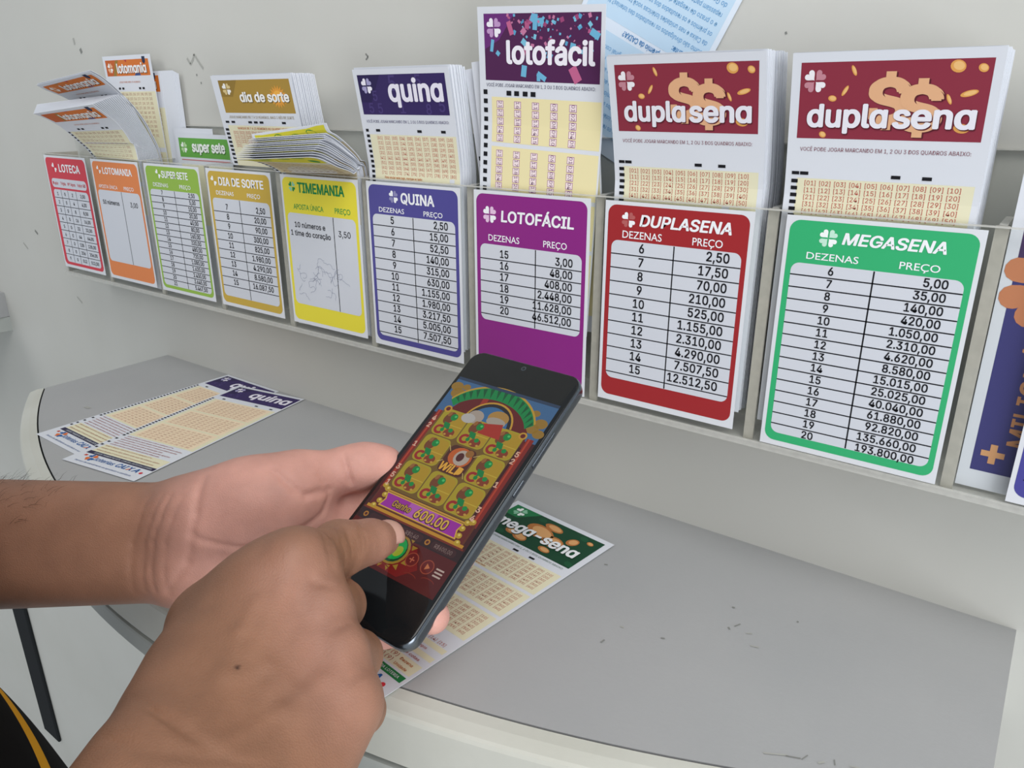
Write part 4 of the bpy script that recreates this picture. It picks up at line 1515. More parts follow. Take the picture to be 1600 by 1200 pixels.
# ------------------------------------------------------------------ the person (skin grown from blended tapered limbs)
class Field:
    """signed distance field on a camera aligned grid; primitives are blended smoothly"""

    def __init__(s, lo, hi, h):
        s.lo, s.h = np.array(lo, float), h
        s.n = np.ceil((np.array(hi) - s.lo) / h).astype(int) + 1
        s.F = np.full(s.n, 0.05, np.float32)

    def sub(s):
        o = object.__new__(Field)
        o.lo, o.h, o.n = s.lo, s.h, s.n
        o.F = np.full(s.n, 0.05, np.float32)
        return o

    def _box(s, lo, hi):
        a = np.clip(np.floor((np.array(lo) - s.lo) / s.h).astype(int), 0, s.n)
        b = np.clip(np.ceil((np.array(hi) - s.lo) / s.h).astype(int) + 1, 0, s.n)
        if np.any(b <= a):
            return None, None
        g = np.meshgrid(*[(s.lo[i] + s.h * np.arange(a[i], b[i])).astype(np.float32) for i in range(3)], indexing='ij', sparse=True)
        return (slice(a[0], b[0]), slice(a[1], b[1]), slice(a[2], b[2])), g

    @staticmethod
    def smin(a, b, k):
        if k <= 0:
            return np.minimum(a, b)
        q = np.maximum(k - np.abs(a - b), 0) / k
        return np.minimum(a, b) - q * q * k * 0.25

    def limb(s, a, b, ra, rb, k=0.004):
        a, b = np.array(a, float), np.array(b, float)
        m = max(ra, rb) + k + 0.012
        sl, g = s._box(np.minimum(a, b) - m, np.maximum(a, b) + m)
        if sl is None:
            return s
        d = b - a
        L2 = float(d @ d) + 1e-12
        px, py, pz = g[0] - a[0], g[1] - a[1], g[2] - a[2]
        t = np.clip((px * d[0] + py * d[1] + pz * d[2]) / L2, 0, 1)
        dist = np.sqrt((px - t * d[0]) ** 2 + (py - t * d[1]) ** 2 + (pz - t * d[2]) ** 2) - (ra + (rb - ra) * t)
        s.F[sl] = s.smin(s.F[sl], dist.astype(np.float32), k)
        return s

    def chain(s, pts, k=0.004):
        for (a, ra), (b, rb) in zip(pts[:-1], pts[1:]):
            s.limb(a, b, ra, rb, k)
        return s

    def ball(s, c, r, k=0.004, ax=None):
        """ellipsoid with radii r along the axes ax"""
        c = np.array(c, float)
        r = np.array(r, float) * np.ones(3)
        ax = np.eye(3) if ax is None else np.array(ax, float)
        m = r.max() + k + 0.012
        sl, g = s._box(c - m, c + m)
        if sl is None:
            return s
        p = [g[i] - c[i] for i in range(3)]
        q = [(p[0] * ax[i][0] + p[1] * ax[i][1] + p[2] * ax[i][2]) / r[i] for i in range(3)]
        k0 = np.sqrt(q[0] ** 2 + q[1] ** 2 + q[2] ** 2)
        k1 = np.sqrt((q[0] / r[0]) ** 2 + (q[1] / r[1]) ** 2 + (q[2] / r[2]) ** 2) + 1e-9
        s.F[sl] = s.smin(s.F[sl], (k0 * (k0 - 1) / k1).astype(np.float32), k)
        return s

    def join(s, o, k):
        s.F = s.smin(s.F, o.F, k)
        return s

    def carve(s, pts, r, depth):
        """a soft groove along points lying on the surface"""
        for a, b in zip(pts[:-1], pts[1:]):
            a, b = np.array(a, float), np.array(b, float)
            m = r * 3
            sl, g = s._box(np.minimum(a, b) - m, np.maximum(a, b) + m)
            if sl is None:
                continue
            d = b - a
            px, py, pz = g[0] - a[0], g[1] - a[1], g[2] - a[2]
            t = np.clip((px * d[0] + py * d[1] + pz * d[2]) / (float(d @ d) + 1e-12), 0, 1)
            q = (px - t * d[0]) ** 2 + (py - t * d[1]) ** 2 + (pz - t * d[2]) ** 2
            w = depth * np.exp(-q / (r * r))
            s.F[sl] = np.maximum(s.F[sl], s.F[sl] + w.astype(np.float32))
        return s

    def swell(s, pts, r, height):
        return s.carve_neg(pts, r, height)

    def carve_neg(s, pts, r, height):
        for a, b in zip(pts[:-1], pts[1:]):
            a, b = np.array(a, float), np.array(b, float)
            m = r * 3
            sl, g = s._box(np.minimum(a, b) - m, np.maximum(a, b) + m)
            if sl is None:
                continue
            d = b - a
            px, py, pz = g[0] - a[0], g[1] - a[1], g[2] - a[2]
            t = np.clip((px * d[0] + py * d[1] + pz * d[2]) / (float(d @ d) + 1e-12), 0, 1)
            q = (px - t * d[0]) ** 2 + (py - t * d[1]) ** 2 + (pz - t * d[2]) ** 2
            s.F[sl] = s.F[sl] - (height * np.exp(-q / (r * r))).astype(np.float32)
        return s

    def at(s, p):
        q = (np.array(p) - s.lo) / s.h
        i = np.clip(np.floor(q).astype(int), 0, s.n - 2)
        f = q - i
        v = 0.0
        for dx in (0, 1):
            for dy in (0, 1):
                for dz in (0, 1):
                    w = (f[0] if dx else 1 - f[0]) * (f[1] if dy else 1 - f[1]) * (f[2] if dz else 1 - f[2])
                    v += w * s.F[i[0] + dx, i[1] + dy, i[2] + dz]
        return v

    def hit(s, px, py, d0=0.15, d1=0.6):
        """first surface point along the line of sight through a pixel (camera coordinates)"""
        d = np.array([(px - 800) / FPX, (py - 600) / FPX, 1.0])
        t = d0
        while t < d1:
            p = d * t
            q = (p - s.lo) / s.h
            if np.all(q > 0) and np.all(q < s.n - 1):
                v = s.at(p)
                if v < 0.0002:
                    return p
                t += max(0.0004, v * 0.7)
            else:
                t += 0.002
        return None

    def mesh(s):
        """surface nets"""
        F = s.F
        ins = F < 0
        c = np.zeros(tuple(np.array(F.shape) - 1), np.uint8)
        for dx in (0, 1):
            for dy in (0, 1):
                for dz in (0, 1):
                    c += ins[dx:F.shape[0] - 1 + dx, dy:F.shape[1] - 1 + dy, dz:F.shape[2] - 1 + dz]
        act = (c > 0) & (c < 8)
        idx = np.full(act.shape, -1, np.int64)
        cells = np.argwhere(act)
        idx[act] = np.arange(len(cells))
        acc = np.zeros((len(cells), 3))
        cnt = np.zeros(len(cells))
        cor = [(dx, dy, dz) for dx in (0, 1) for dy in (0, 1) for dz in (0, 1)]
        val = {k: F[cells[:, 0] + k[0], cells[:, 1] + k[1], cells[:, 2] + k[2]].astype(float) for k in cor}
        for a in cor:
            for ax in range(3):
                if a[ax] == 0:
                    b = list(a)
                    b[ax] = 1
                    b = tuple(b)
                    va, vb = val[a], val[b]
                    m = (va < 0) != (vb < 0)
                    t = np.where(m, va / np.where(m, va - vb, 1), 0)
                    p = np.array(a, float)[None, :] + t[:, None] * (np.array(b) - np.array(a))[None, :]
                    acc += p * m[:, None]
                    cnt += m
        V = s.lo + s.h * (cells + acc / np.maximum(cnt, 1)[:, None])
        faces = []
        for ax in range(3):
            o1, o2 = [(1, 2), (2, 0), (0, 1)][ax]
            sa = [slice(None)] * 3
            sb = [slice(None)] * 3
            sa[ax] = slice(0, -1)
            sb[ax] = slice(1, None)
            A, B = ins[tuple(sa)], ins[tuple(sb)]
            e = np.argwhere(A != B)
            ok = (e[:, o1] > 0) & (e[:, o2] > 0) & (e[:, o1] < F.shape[o1] - 1) & (e[:, o2] < F.shape[o2] - 1)
            e = e[ok]
            flip = A[e[:, 0], e[:, 1], e[:, 2]]
            q = []
            for d1, d2 in ((0, 0), (-1, 0), (-1, -1), (0, -1)):
                w = e.copy()
                w[:, o1] += d1
                w[:, o2] += d2
                q.append(idx[w[:, 0], w[:, 1], w[:, 2]])
            q = np.stack(q, 1)
            q[~flip] = q[~flip][:, ::-1]
            faces.append(q)
        return V, np.vstack(faces)


def cc(px, py, d):
    """camera coordinates (right, down, forward) of a pixel at a depth"""
    return np.array([(px - 800) / FPX * d, (py - 600) / FPX * d, d])


def to_cam(p):
    p = np.array(p) - ORG
    return np.array([p @ _r, -(p @ _u), p @ _f])


def to_world(V):
    return ORG + V[:, :1] * _r - V[:, 1:2] * _u + V[:, 2:3] * _f


def behind(px, py, off):
    return to_cam(phone_px(px, py, off))


# ---- left hand and forearm, palm up, holding the phone from below
LEL = np.array([-.42, .085, .40])                      # elbow
L = Field((-.335, .015, .312), (-.015, .165, .455), 0.0011)
w1, w2 = cc(268, 812, .386), cc(268, 884, .384)
up_off = np.array([0, .006, 0])
L.limb(w1, LEL - up_off, .0185, .032, .010)
L.limb(w2, LEL + up_off, .0178, .032, .010)
Im, Mm, Rm, Pm = behind(556, 800, -.0215), behind(566, 842, -.0225), behind(552, 890, -.022), behind(512, 938, -.021)
for s0, m_, r0, r1 in ((cc(285, 812, .386), Im, .0160, .0125), (cc(285, 838, .388), Mm, .0160, .0125), (cc(285, 862, .387), Rm, .0160, .0120), (cc(285, 888, .384), Pm, .0155, .0112)):
    L.limb(s0, m_, r0, r1, .010)
# thenar, thumb side of the palm and the heel of the hand
L.limb(cc(325, 808, .380), cc(450, 776, .384), .0225, .0182, .014)
L.ball(cc(392, 792, .378), (.030, .0235, .019), .012, (np.array([.96, -.26, 0]), np.array([.26, .96, 0]), np.array([0, 0, 1])))
L.limb(cc(440, 800, .384), cc(476, 798, .390), .0145, .0105, .010)
L.limb(cc(420, 845, .385), cc(470, 818, .390), .0130, .0100, .010)
L.limb(cc(298, 896, .379), cc(450, 932, .379), .0150, .0135, .010)
th = L.sub()
th.chain([(cc(400, 778, .383), .0178), (cc(470, 749, .388), .0136), (cc(548, 731, .397), .0106), (cc(572, 727, .400), .0106), (cc(602, 724, .4035), .0088)], .006)
th.ball(cc(585, 726, .401), (.0135, .0098, .0095), .004)
fing = []
for ch in ([(Im, .0122), (behind(640, 790, -.0185), .0098), (behind(705, 798, -.0180), .0088), (behind(748, 805, -.0175), .0078)],
           [(Mm, .0124), (behind(640, 848, -.0190), .0100), (behind(690, 858, -.0185), .0090), (behind(718, 868, -.0170), .0080)],
           [(Rm, .0118), (behind(612, 925, -.0188), .0095), (behind(650, 952, -.0160), .0086), (behind(675, 963, -.0105), .0080)],
           [(Pm, .0106), (behind(556, 972, -.0176), .0086), (behind(592, 985, -.0170), .0078), (behind(618, 988, -.0165), .0070)]):
    fing.append(L.sub().chain(ch, .004))
F4 = fing[0]
for f_ in fing[1:]:
    F4.join(f_, .0012)
L.join(F4, .0045)
L.join(th, .0075)


def crease(fld, pts, r=.0012, dep=.0011):
    P = [fld.hit(*p) for p in pts]
    P = [p for p in P if p is not None]
    if len(P) > 1:
        fld.carve(P, r, dep)


crease(L, [(424, 733), (445, 750), (462, 766), (478, 774)], .0016, .0016)          # thumb and palm fold
crease(L, [(478, 774), (497, 770), (515, 767)], .0016, .0020)
crease(L, [(537, 712), (541, 730), (547, 750), (549, 757)], .0013, .0015)          # thumb joint
crease(L, [(499, 742), (506, 752), (512, 764)], .0012, .0008)
crease(L, [(515, 776), (505, 800), (485, 818), (455, 834), (420, 846), (385, 856)], .0014, .0012)
crease(L, [(296, 838), (330, 848), (370, 856), (410, 858)], .0013, .0009)
for x_ in (206, 224, 238, 257):                                                     # wrist folds
    crease(L, [(x_ + 28, 775), (x_ + 12, 810), (x_, 850), (x_ - 2, 890), (x_ + 4, 925)], .0012, .00045 if x_ != 238 else .0008)
crease(L, [(318, 748), (310, 770), (306, 800), (300, 835), (292, 880), (262, 925)], .0018, .0010)

# ---- right hand and forearm, back of the hand to the camera, index finger on the screen
REL = np.array([-.160, .245, .010])
R = Field((-.185, .035, .055), (-.020, .200, .380), 0.0011)
perp = np.array([.89, .46, 0])
rw = cc(300, 1262, .216)
R.limb(rw - perp * .0105, REL - perp * .004, .0205, .034, .016)
R.limb(rw + perp * .0125, REL + perp * .004, .0200, .034, .016)
iM, mM, rM, pM = cc(466, 888, .284), cc(499, 957, .277), cc(523, 1024, .267), cc(536, 1100, .255)
for a_, m_, r0, r1 in ((cc(285, 1225, .224), iM, .0155, .0122), (cc(302, 1255, .220), mM, .0160, .0118), (cc(326, 1278, .217), rM, .0160, .0114), (cc(352, 1290, .217), pM, .0155, .0106)):
    R.limb(a_, m_, r0, r1, .010)
R.limb(cc(305, 1060, .256), cc(218, 1290, .205), .0150, .0195, .014)                # radial side of the wrist
R.limb(pM, cc(430, 1285, .222), .0106, .0165, .012)                                 # little finger edge
R.limb(iM, cc(338, 980, .285), .0118, .0142, .014)                                  # web to the thumb
R.limb(cc(287, 1110, .243), cc(340, 982, .284), .0138, .0142, .014)                 # thumb metacarpal
R.limb(cc(405, 925, .282), cc(345, 1085, .256), .0140, .0150, .016)
rth = R.sub().chain([(cc(335, 978, .286), .0145), (cc(425, 948, .314), .0112), (cc(478, 948, .330), .0098)], .005)
idx_ = [(iM, .0128), (cc(530, 858, .322), .0108), (cc(552, 852, .331), .0101), (cc(577, 846, .3405), .0094), (cc(597, 842, .3490), .0082)]
rf = R.sub().chain(idx_, .004)
rf.ball(cc(529, 857, .321), .0112, .004)
for ch in ([(mM, .0118), (cc(530, 946, .313), .0104), (cc(484, 990, .322), .0092), (cc(440, 1010, .302), .0082)],
           [(rM, .0113), (cc(557, 1025, .302), .0099), (cc(512, 1062, .312), .0088), (cc(468, 1080, .292), .0079)],
           [(pM, .0105), (cc(563, 1109, .287), .0090), (cc(528, 1140, .297), .0079), (cc(490, 1150, .280), .0072)]):
    rf.join(R.sub().chain(ch, .003), .0006)
R.join(rth, .006)
R.join(rf, .0040)
for p_, r_ in ((cc(460, 868, .276), .0082), (cc(508, 947, .270), .0082), (cc(533, 1014, .260), .0076), (cc(547, 1090, .249), .0070)):
    R.ball(p_, r_, .006)                                                             # knuckles
for a_, b_ in (((452, 900), (330, 1150)), ((498, 965), (355, 1190)), ((532, 1032), (390, 1200))):
    A, B, C_ = R.hit(*a_), R.hit((a_[0] + b_[0]) // 2, (a_[1] + b_[1]) // 2), R.hit(*b_)
    if A is not None and B is not None and C_ is not None:
        R.carve_neg([A, B, C_], .004, .0007)                                         # tendons
for pts in ([(300, 1120), (350, 1050), (375, 985), (400, 940)], [(362, 1060), (420, 1040), (470, 1085)], [(350, 1160), (440, 1110), (505, 1060)]):
    H = [R.hit(*p) for p in pts]
    if all(h_ is not None for h_ in H):
        R.carve_neg(H, .0026, .0006)                                                 # veins
for pts in ([(519, 826), (526, 848), (533, 874)], [(527, 824), (535, 848), (541, 872)], [(511, 828), (518, 850), (524, 878)], [(563, 810), (570, 832), (573, 858)], [(558, 811), (564, 834), (567, 860)]):
    crease(R, pts, .0011, .0006)
for pts in ([(507, 836), (513, 856), (519, 884)], [(540, 822), (546, 842), (551, 866)], [(487, 905), (500, 912), (514, 916)], [(520, 985), (532, 978), (548, 972)], [(548, 1062), (560, 1052), (574, 1044)]):
    crease(R, pts, .0013, .0008)
for i in range(9):
    crease(R, [(160 + 22 * i, 1150 + 3 * i), (185 + 24 * i, 1168 + 3 * i), (214 + 26 * i, 1180 + 2 * i)], .0010, .0003)
for i in range(7):
    crease(R, [(206 + 8 * i, 1088 + 6 * i), (236 + 9 * i, 1106 + 7 * i), (275 + 9 * i, 1122 + 8 * i)], .0011, .00035)

# ---- the rest of the figure, outside the frame but standing where the arms lead
B = Field((0, 0, 0), (0.001, 0.001, 0.001), 0.001)


def W(x, y, z):
    return np.array([x, y, z])


RS, LS = W(-.140, -.158, .045), W(-.485, -.018, .045)
HD = W(-.337, -.078, .300)
E_R, E_L = to_world(REL[None])[0] - ORG, to_world(LEL[None])[0] - ORG
wR, wL = to_world(rw[None])[0] - ORG, to_world(((w1 + w2) / 2)[None])[0] - ORG
fw = W(.38, .92, 0) / np.linalg.norm(W(.38, .92, 0))
sd = W(.92, -.38, 0) / np.linalg.norm(W(.92, -.38, 0))
ax3 = (sd, fw, W(0, 0, 1))
TC = W(-.3155, -.0725, 0)
body = Field((-.78, -.42, -1.26), (.06, .34, .46), 0.0055)
body.limb(RS, E_R, .050, .040, .03).limb(LS, E_L, .050, .040, .03)
mR, mL = E_R + (wR - E_R) * .62, E_L + (wL - E_L) * .50
body.limb(E_R, mR, .0375, .0300, .02).limb(E_L, mL, .0375, .0310, .02)
body.ball(TC + W(0, 0, -.08), (.165, .105, .20), .05, ax3).ball(TC + fw * .02 + W(0, 0, -.34), (.160, .118, .20), .06, ax3)
body.limb(TC + W(0, 0, .08), HD + W(0, 0, -.06), .058, .052, .03)
body.limb(TC - sd * .13 + W(0, 0, .06), TC + sd * .13 + W(0, 0, .06), .055, .055, .04)
body.ball(HD + W(0, 0, .02), (.074, .096, .108), .02, ax3).ball(HD + fw * .025 + W(0, 0, -.055), (.055, .062, .060), .03, ax3)
body.limb(HD + fw * .094 + W(0, 0, .012), HD + fw * .104 + W(0, 0, -.024), .008, .013, .012)            # nose
for q in (-1, 1):
    body.ball(HD + sd * q * .076 + W(0, 0, -.005), (.010, .020, .032), .006, ax3)                        # ears
    body.ball(HD + sd * q * .032 + fw * .083 + W(0, 0, .018), (.015, .010, .010), .006, ax3)             # eyes
    hip = TC + sd * q * .085 + W(0, 0, -.50)
    body.chain([(hip, .085), (hip + fw * .03 + W(0, 0, -.34), .058), (hip + W(0, 0, -.70), .042)], .03)
    body.limb(hip + W(0, 0, -.71) - fw * .03, hip + W(0, 0, -.715) + fw * .16, .036, .030, .02)
body.ball(HD + fw * .092 + W(0, 0, -.052), (.026, .012, .006), .006, ax3)                                # lips


def blank(V, F_, keep):
    """drop faces whose vertices are not kept"""
    k = keep[F_].all(1)
    F_ = F_[k]
    u = np.unique(F_)
    m = np.full(len(V), -1, np.int64)
    m[u] = np.arange(len(u))
    return V[u], m[F_]


vL, fL = L.mesh()
vL, fL = blank(vL, fL, vL[:, 0] > L.lo[0] + .004)
vR, fR = R.mesh()
vR, fR = blank(vR, fR, vR[:, 2] > R.lo[2] + .004)
vB, fB = body.mesh()
fB = fB[:, ::1]


def laplace(V, F_, it, lam=.5):
    e = np.vstack([F_[:, [0, 1]], F_[:, [1, 2]], F_[:, [2, 3]], F_[:, [3, 0]]])
    e = np.vstack([e, e[:, ::-1]])
    for _ in range(it):
        acc = np.stack([np.bincount(e[:, 0], V[e[:, 1], j], len(V)) for j in range(3)], 1)
        n = np.bincount(e[:, 0], minlength=len(V))[:, None]
        V = V + lam * (acc / np.maximum(n, 1) - V)
    return V


vL, vR = laplace(vL, fL, 2, .4), laplace(vR, fR, 2, .4)
vB = laplace(vB, fB, 3)


def smooth01(x, a, b):
    t = np.clip((x - a) / (b - a), 0, 1)
    return t * t * (3 - 2 * t)


# pigment: 0 tanned skin, 1 pink palm skin
pinkL = 0.12 + 0.78 * smooth01(vL[:, 0], -.190, -.140) * smooth01(-vL[:, 2], -.415, -.395) + 0.35 * smooth01(vL[:, 0], -.095, -.075)
pinkR = 0.03 + 0.28 * smooth01(vR[:, 2], .300, .345)
for p_ in (iM, mM, rM, pM):
    d_ = np.linalg.norm(vR - (p_ - np.array([0, 0, .012])), axis=1)
    pinkR = pinkR + 0.22 * np.exp(-(d_ / .016) ** 2)
wV = np.vstack([to_world(vL), to_world(vR), vB + ORG])
# the upright part of the figure hands over to the finely modelled forearms inside them
wF = np.vstack([fL, fR + len(vL), fB + len(vL) + len(vR)])
pink = np.clip(np.r_[pinkL, pinkR, np.full(len(vB), .1)], 0, 1)

M_SKIN = bpy.data.materials.new('skin')
M_SKIN.use_nodes = True
n, l = nodes(M_SKIN)
b = n['Principled BSDF']
b.inputs['Roughness'].default_value = 0.52
b.inputs['Specular IOR Level'].default_value = 0.35
b.inputs['Subsurface Weight'].default_value = 0.12
b.inputs['Subsurface Radius'].default_value = (0.010, 0.004, 0.002)
b.inputs['Subsurface Scale'].default_value = 0.5
at_ = n.new('ShaderNodeAttribute')
at_.attribute_name = 'pinkness'
mx = n.new('ShaderNodeMix')
mx.data_type = 'RGBA'
mx.inputs['A'].default_value = hexc('#8a624a')
mx.inputs['B'].default_value = hexc('#d09b8e')
l.new(at_.outputs['Fac'], mx.inputs['Factor'])
tc = n.new('ShaderNodeTexCoord')
nz = n.new('ShaderNodeTexNoise')
nz.inputs['Scale'].default_value = 55
nz.inputs['Detail'].default_value = 6
l.new(tc.outputs['Object'], nz.inputs['Vector'])
mr = n.new('ShaderNodeMapRange')
mr.inputs['From Min'].default_value = .3
mr.inputs['From Max'].default_value = .7
mr.inputs['To Min'].default_value = .88
mr.inputs['To Max'].default_value = 1.10
l.new(nz.outputs['Fac'], mr.inputs['Value'])
mm = n.new('ShaderNodeMix')
mm.data_type = 'RGBA'
mm.blend_type = 'MULTIPLY'
mm.inputs['Factor'].default_value = 1
l.new(mx.outputs['Result'], mm.inputs['A'])
l.new(mr.outputs['Result'], mm.inputs['B'])
ml = n.new('ShaderNodeAttribute')
ml.attribute_name = 'mole'
mk = n.new('ShaderNodeMix')
mk.data_type = 'RGBA'
mk.inputs['B'].default_value = hexc('#3a2018')
l.new(ml.outputs['Fac'], mk.inputs['Factor'])
l.new(mm.outputs['Result'], mk.inputs['A'])
l.new(mk.outputs['Result'], b.inputs['Base Color'])
vo = n.new('ShaderNodeTexVoronoi')
vo.inputs['Scale'].default_value = 1500
l.new(tc.outputs['Object'], vo.inputs['Vector'])
nz2 = n.new('ShaderNodeTexNoise')
nz2.inputs['Scale'].default_value = 260
nz2.inputs['Detail'].default_value = 4
l.new(tc.outputs['Object'], nz2.inputs['Vector'])
ad = n.new('ShaderNodeMath')
ad.operation = 'ADD'
l.new(vo.outputs['Distance'], ad.inputs[0])
l.new(nz2.outputs['Fac'], ad.inputs[1])
bp = n.new('ShaderNodeBump')
bp.inputs['Strength'].default_value = 0.16
bp.inputs['Distance'].default_value = 0.0008
l.new(ad.outputs[0], bp.inputs['Height'])
l.new(bp.outputs['Normal'], b.inputs['Normal'])

FOOT = ORG + np.array([TC[0], TC[1], -CAM_Z])
person = mesh_obj('person', wV - FOOT, wF, M_SKIN, None, None, True)
person.location = FOOT
atr = person.data.attributes.new('pinkness', 'FLOAT', 'POINT')
atr.data.foreach_set('value', pink.astype(np.float32))
mole = np.zeros(len(wV), np.float32)
hm_ = R.hit(371, 1043)
if hm_ is not None:
    dd = np.linalg.norm(vR - hm_, axis=1)
    mole[len(vL):len(vL) + len(vR)] = np.clip(1.4 - dd / .0009, 0, 1)
atr = person.data.attributes.new('mole', 'FLOAT', 'POINT')
atr.data.foreach_set('value', mole)
hb = MB()
M_HAIR = mat('arm_hair', '#2a1d16', 0.6, 0.2)
hr_ = random.Random(4)
top_ = vL[(vL[:, 0] < -.225) & (vL[:, 0] > -.325)]
yc = (w1[1] + w2[1]) / 2
top_ = top_[(top_[:, 1] < yc - .012) & (top_[:, 2] < .405)]
for k_ in range(150):
    p0 = top_[hr_.randrange(len(top_))]
    nrm = np.array([0, p0[1] - yc, p0[2] - .388])
    nrm /= np.linalg.norm(nrm)
    dr = np.array([hr_.uniform(.3, 1.0), hr_.uniform(-.5, .3), hr_.uniform(-.2, .2)]) + nrm * hr_.uniform(.1, .5)
    dr /= np.linalg.norm(dr)
    ln = hr_.uniform(.004, .010)
    a_ = np.cross(dr, nrm)
    a_ /= np.linalg.norm(a_) + 1e-9
    w_ = .00009
    pts_ = [p0 - nrm * .0003, p0 + dr * ln * .5 + nrm * .0008, p0 + dr * ln + nrm * .0004]
    ring_ = []
    for i_, p_ in enumerate(pts_):
        ww = w_ * (1, .8, .2)[i_]
        ring_ += [p_ + a_ * ww, p_ - a_ * ww, p_ + nrm * ww]
    ring_ = to_world(np.array(ring_)) - FOOT
    hb.add([tuple(q_) for q_ in ring_], [(0, 1, 4, 3), (1, 2, 5, 4), (2, 0, 3, 5), (3, 4, 7, 6), (4, 5, 8, 7), (5, 3, 6, 8)], M_HAIR)
hair_o = hb.build('arm_hair', person)
hair_o['kind'] = 'stuff'
tag(person, 'person with bare forearms holding the phone and tapping its screen with one finger', 'person')

# clothing: shirt with a yellow stripe, trousers, shoes; hair
sh = Field((-.72, -.38, -.64), (.0, .30, .16), 0.005)
sh.limb(RS, RS + (E_R - RS) * .62, .064, .062, .03).limb(LS, LS + (E_L - LS) * .62, .064, .062, .03)
sh.ball(TC + W(0, 0, -.08), (.180, .122, .21), .05, ax3).ball(TC + fw * .03 + W(0, 0, -.34), (.178, .140, .21), .06, ax3)
sh.limb(TC + fw * .02 + W(0, 0, -.40), TC + fw * .015 + W(0, 0, -.58), .150, .156, .05)
sh.ball(TC + W(0, 0, -.52), (.185, .150, .16), .04, ax3)
sh.limb(TC - sd * .13 + W(0, 0, .055), TC + sd * .13 + W(0, 0, .055), .064, .064, .04)


def cloth(name, fld, m, keep=None):
    V, F_ = fld.mesh()
    if keep is not None:
        V, F_ = blank(V, F_, keep(V))
    V = laplace(V, F_, 3)
    o = mesh_obj(name, V + ORG - FOOT, F_, m, None, person, True)
    return o


M_SHIRT = mat('black_shirt', '#0d0d10', 0.9, 0.1)
n, l = nodes(M_SHIRT)
tc = n.new('ShaderNodeTexCoord')
dt = n.new('ShaderNodeVectorMath')
dt.operation = 'DOT_PRODUCT'


def on_shirt(px, py):
    d = at(px, py, 1.0) - ORG
    t = .12
    while t < .6:
        v = sh.at(d * t)
        if v < .0005:
            break
        t += max(.001, v * .6)
    return d * t


q1, q2 = on_shirt(24, 1105), on_shirt(72, 1192)
eps = .004
g1 = np.array([sh.at(q1 + np.eye(3)[i] * eps) - sh.at(q1 - np.eye(3)[i] * eps) for i in range(3)])
sn = np.cross(q2 - q1, g1)
sn /= np.linalg.norm(sn)
dt.inputs[1].default_value = tuple(sn)
l.new(tc.outputs['Object'], dt.inputs[0])
sb = n.new('ShaderNodeMath')
sb.operation = 'COMPARE'
sb.inputs[1].default_value = float((q1 + ORG - FOOT) @ sn)
sb.inputs[2].default_value = 0.0055
l.new(dt.outputs['Value'], sb.inputs[0])
mx = n.new('ShaderNodeMix')
mx.data_type = 'RGBA'
mx.inputs['A'].default_value = hexc('#08080a')
mx.inputs['B'].default_value = hexc('#d39a22')
l.new(sb.outputs[0], mx.inputs['Factor'])
l.new(mx.outputs['Result'], n['Principled BSDF'].inputs['Base Color'])
shirt = cloth('shirt', sh, M_SHIRT, lambda V: (V[:, 2] > -.575) & (np.linalg.norm(V[:, :2] - (TC + (HD - TC) * .2)[:2], axis=1) + (V[:, 2] < .085) > .07))
shirt['label'] = 'black shirt with a yellow stripe'
tr = Field((-.60, -.36, -1.26), (-.04, .30, -.40), 0.007)
for q in (-1, 1):
    hip = TC + sd * q * .085 + W(0, 0, -.50)
    tr.chain([(hip + W(0, 0, .06), .082), (hip + fw * .03 + W(0, 0, -.34), .076), (hip + W(0, 0, -.72), .066)], .03)
tr.limb(TC - sd * .06 + W(0, 0, -.47), TC + sd * .06 + W(0, 0, -.47), .098, .098, .04)
cloth('trousers', tr, mat('dark_trousers', '#23262c', 0.85, 0.15), lambda V: V[:, 2] > -1.225)
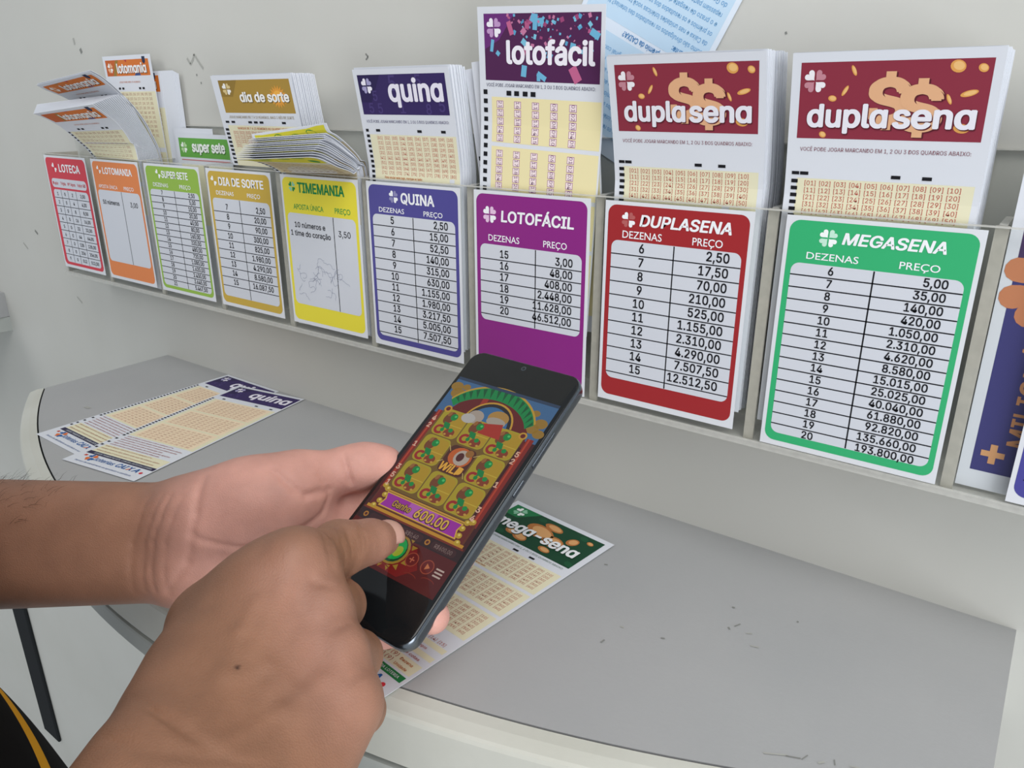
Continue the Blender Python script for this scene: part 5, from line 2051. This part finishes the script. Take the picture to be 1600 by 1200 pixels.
for q in (-1, 1):
    so = Field((-.62, -.34, -1.27), (-.04, .32, -1.12), 0.006)
    hip = TC + sd * q * .085 + W(0, 0, -.50)
    so.limb(hip + W(0, 0, -.705) - fw * .035, hip + W(0, 0, -.712) + fw * .17, .046, .040, .02)
    cloth('shoe', so, mat('shoe', '#1a1a1c', 0.6, 0.3))
hr = Field((-.50, -.28, .22), (-.17, .10, .46), 0.006)
hr.ball(HD - fw * .010 + W(0, 0, .028), (.081, .098, .108), .01, ax3)
cloth('hair', hr, mat('black_hair', '#1b1613', 0.6, 0.3), lambda V: (V - HD) @ fw < .035 + .5 * np.maximum(V[:, 2] - HD[2] - .05, 0))

# nail of the tapping finger
a0, a1 = np.array(idx_[3][0]), np.array(idx_[4][0])
axd = (a1 - a0) / np.linalg.norm(a1 - a0)
dors = np.array([.42, -.62, -.66])
dors = dors - axd * (dors @ axd)
dors /= np.linalg.norm(dors)
side = np.cross(axd, dors)
nv, nf = [], []
NA, NS = 12, 12
for i in range(NS + 1):
    s_ = -0.0045 + 0.0122 * i / NS
    r_ = 0.0083 - .0010 * smooth01(s_, .003, .0095) - .0004 * (1 - i / NS)
    rd = math.sqrt(max(0.0, 1 - max(0, s_ - .0045) ** 2 / .0085 ** 2)) if s_ > .0045 else 1
    for j in range(NA + 1):
        w_ = min(1.0, .55 + .8 * math.sin(math.pi * min(.5, (i + .5) / NS)))
        if s_ > .005:
            w_ *= math.sqrt(max(.15, 1 - ((s_ - .005) / .0055) ** 2))
        ang = math.radians(52 * w_) * (2 * j / NA - 1)
        nv.append(a1 + axd * s_ + (dors * math.cos(ang) + side * math.sin(ang)) * (r_ * (.55 + .45 * rd) + .0003) )
for i in range(NS):
    for j in range(NA):
        k_ = i * (NA + 1) + j
        nf.append((k_, k_ + 1, k_ + NA + 2, k_ + NA + 1))
nail = mesh_obj('fingernail', to_world(np.array(nv)) - FOOT, nf, mat('nail', '#c39a8c', 0.35, 0.4), None, person, True)
so_ = nail.modifiers.new('thickness', 'SOLIDIFY')
so_.thickness = 0.0005
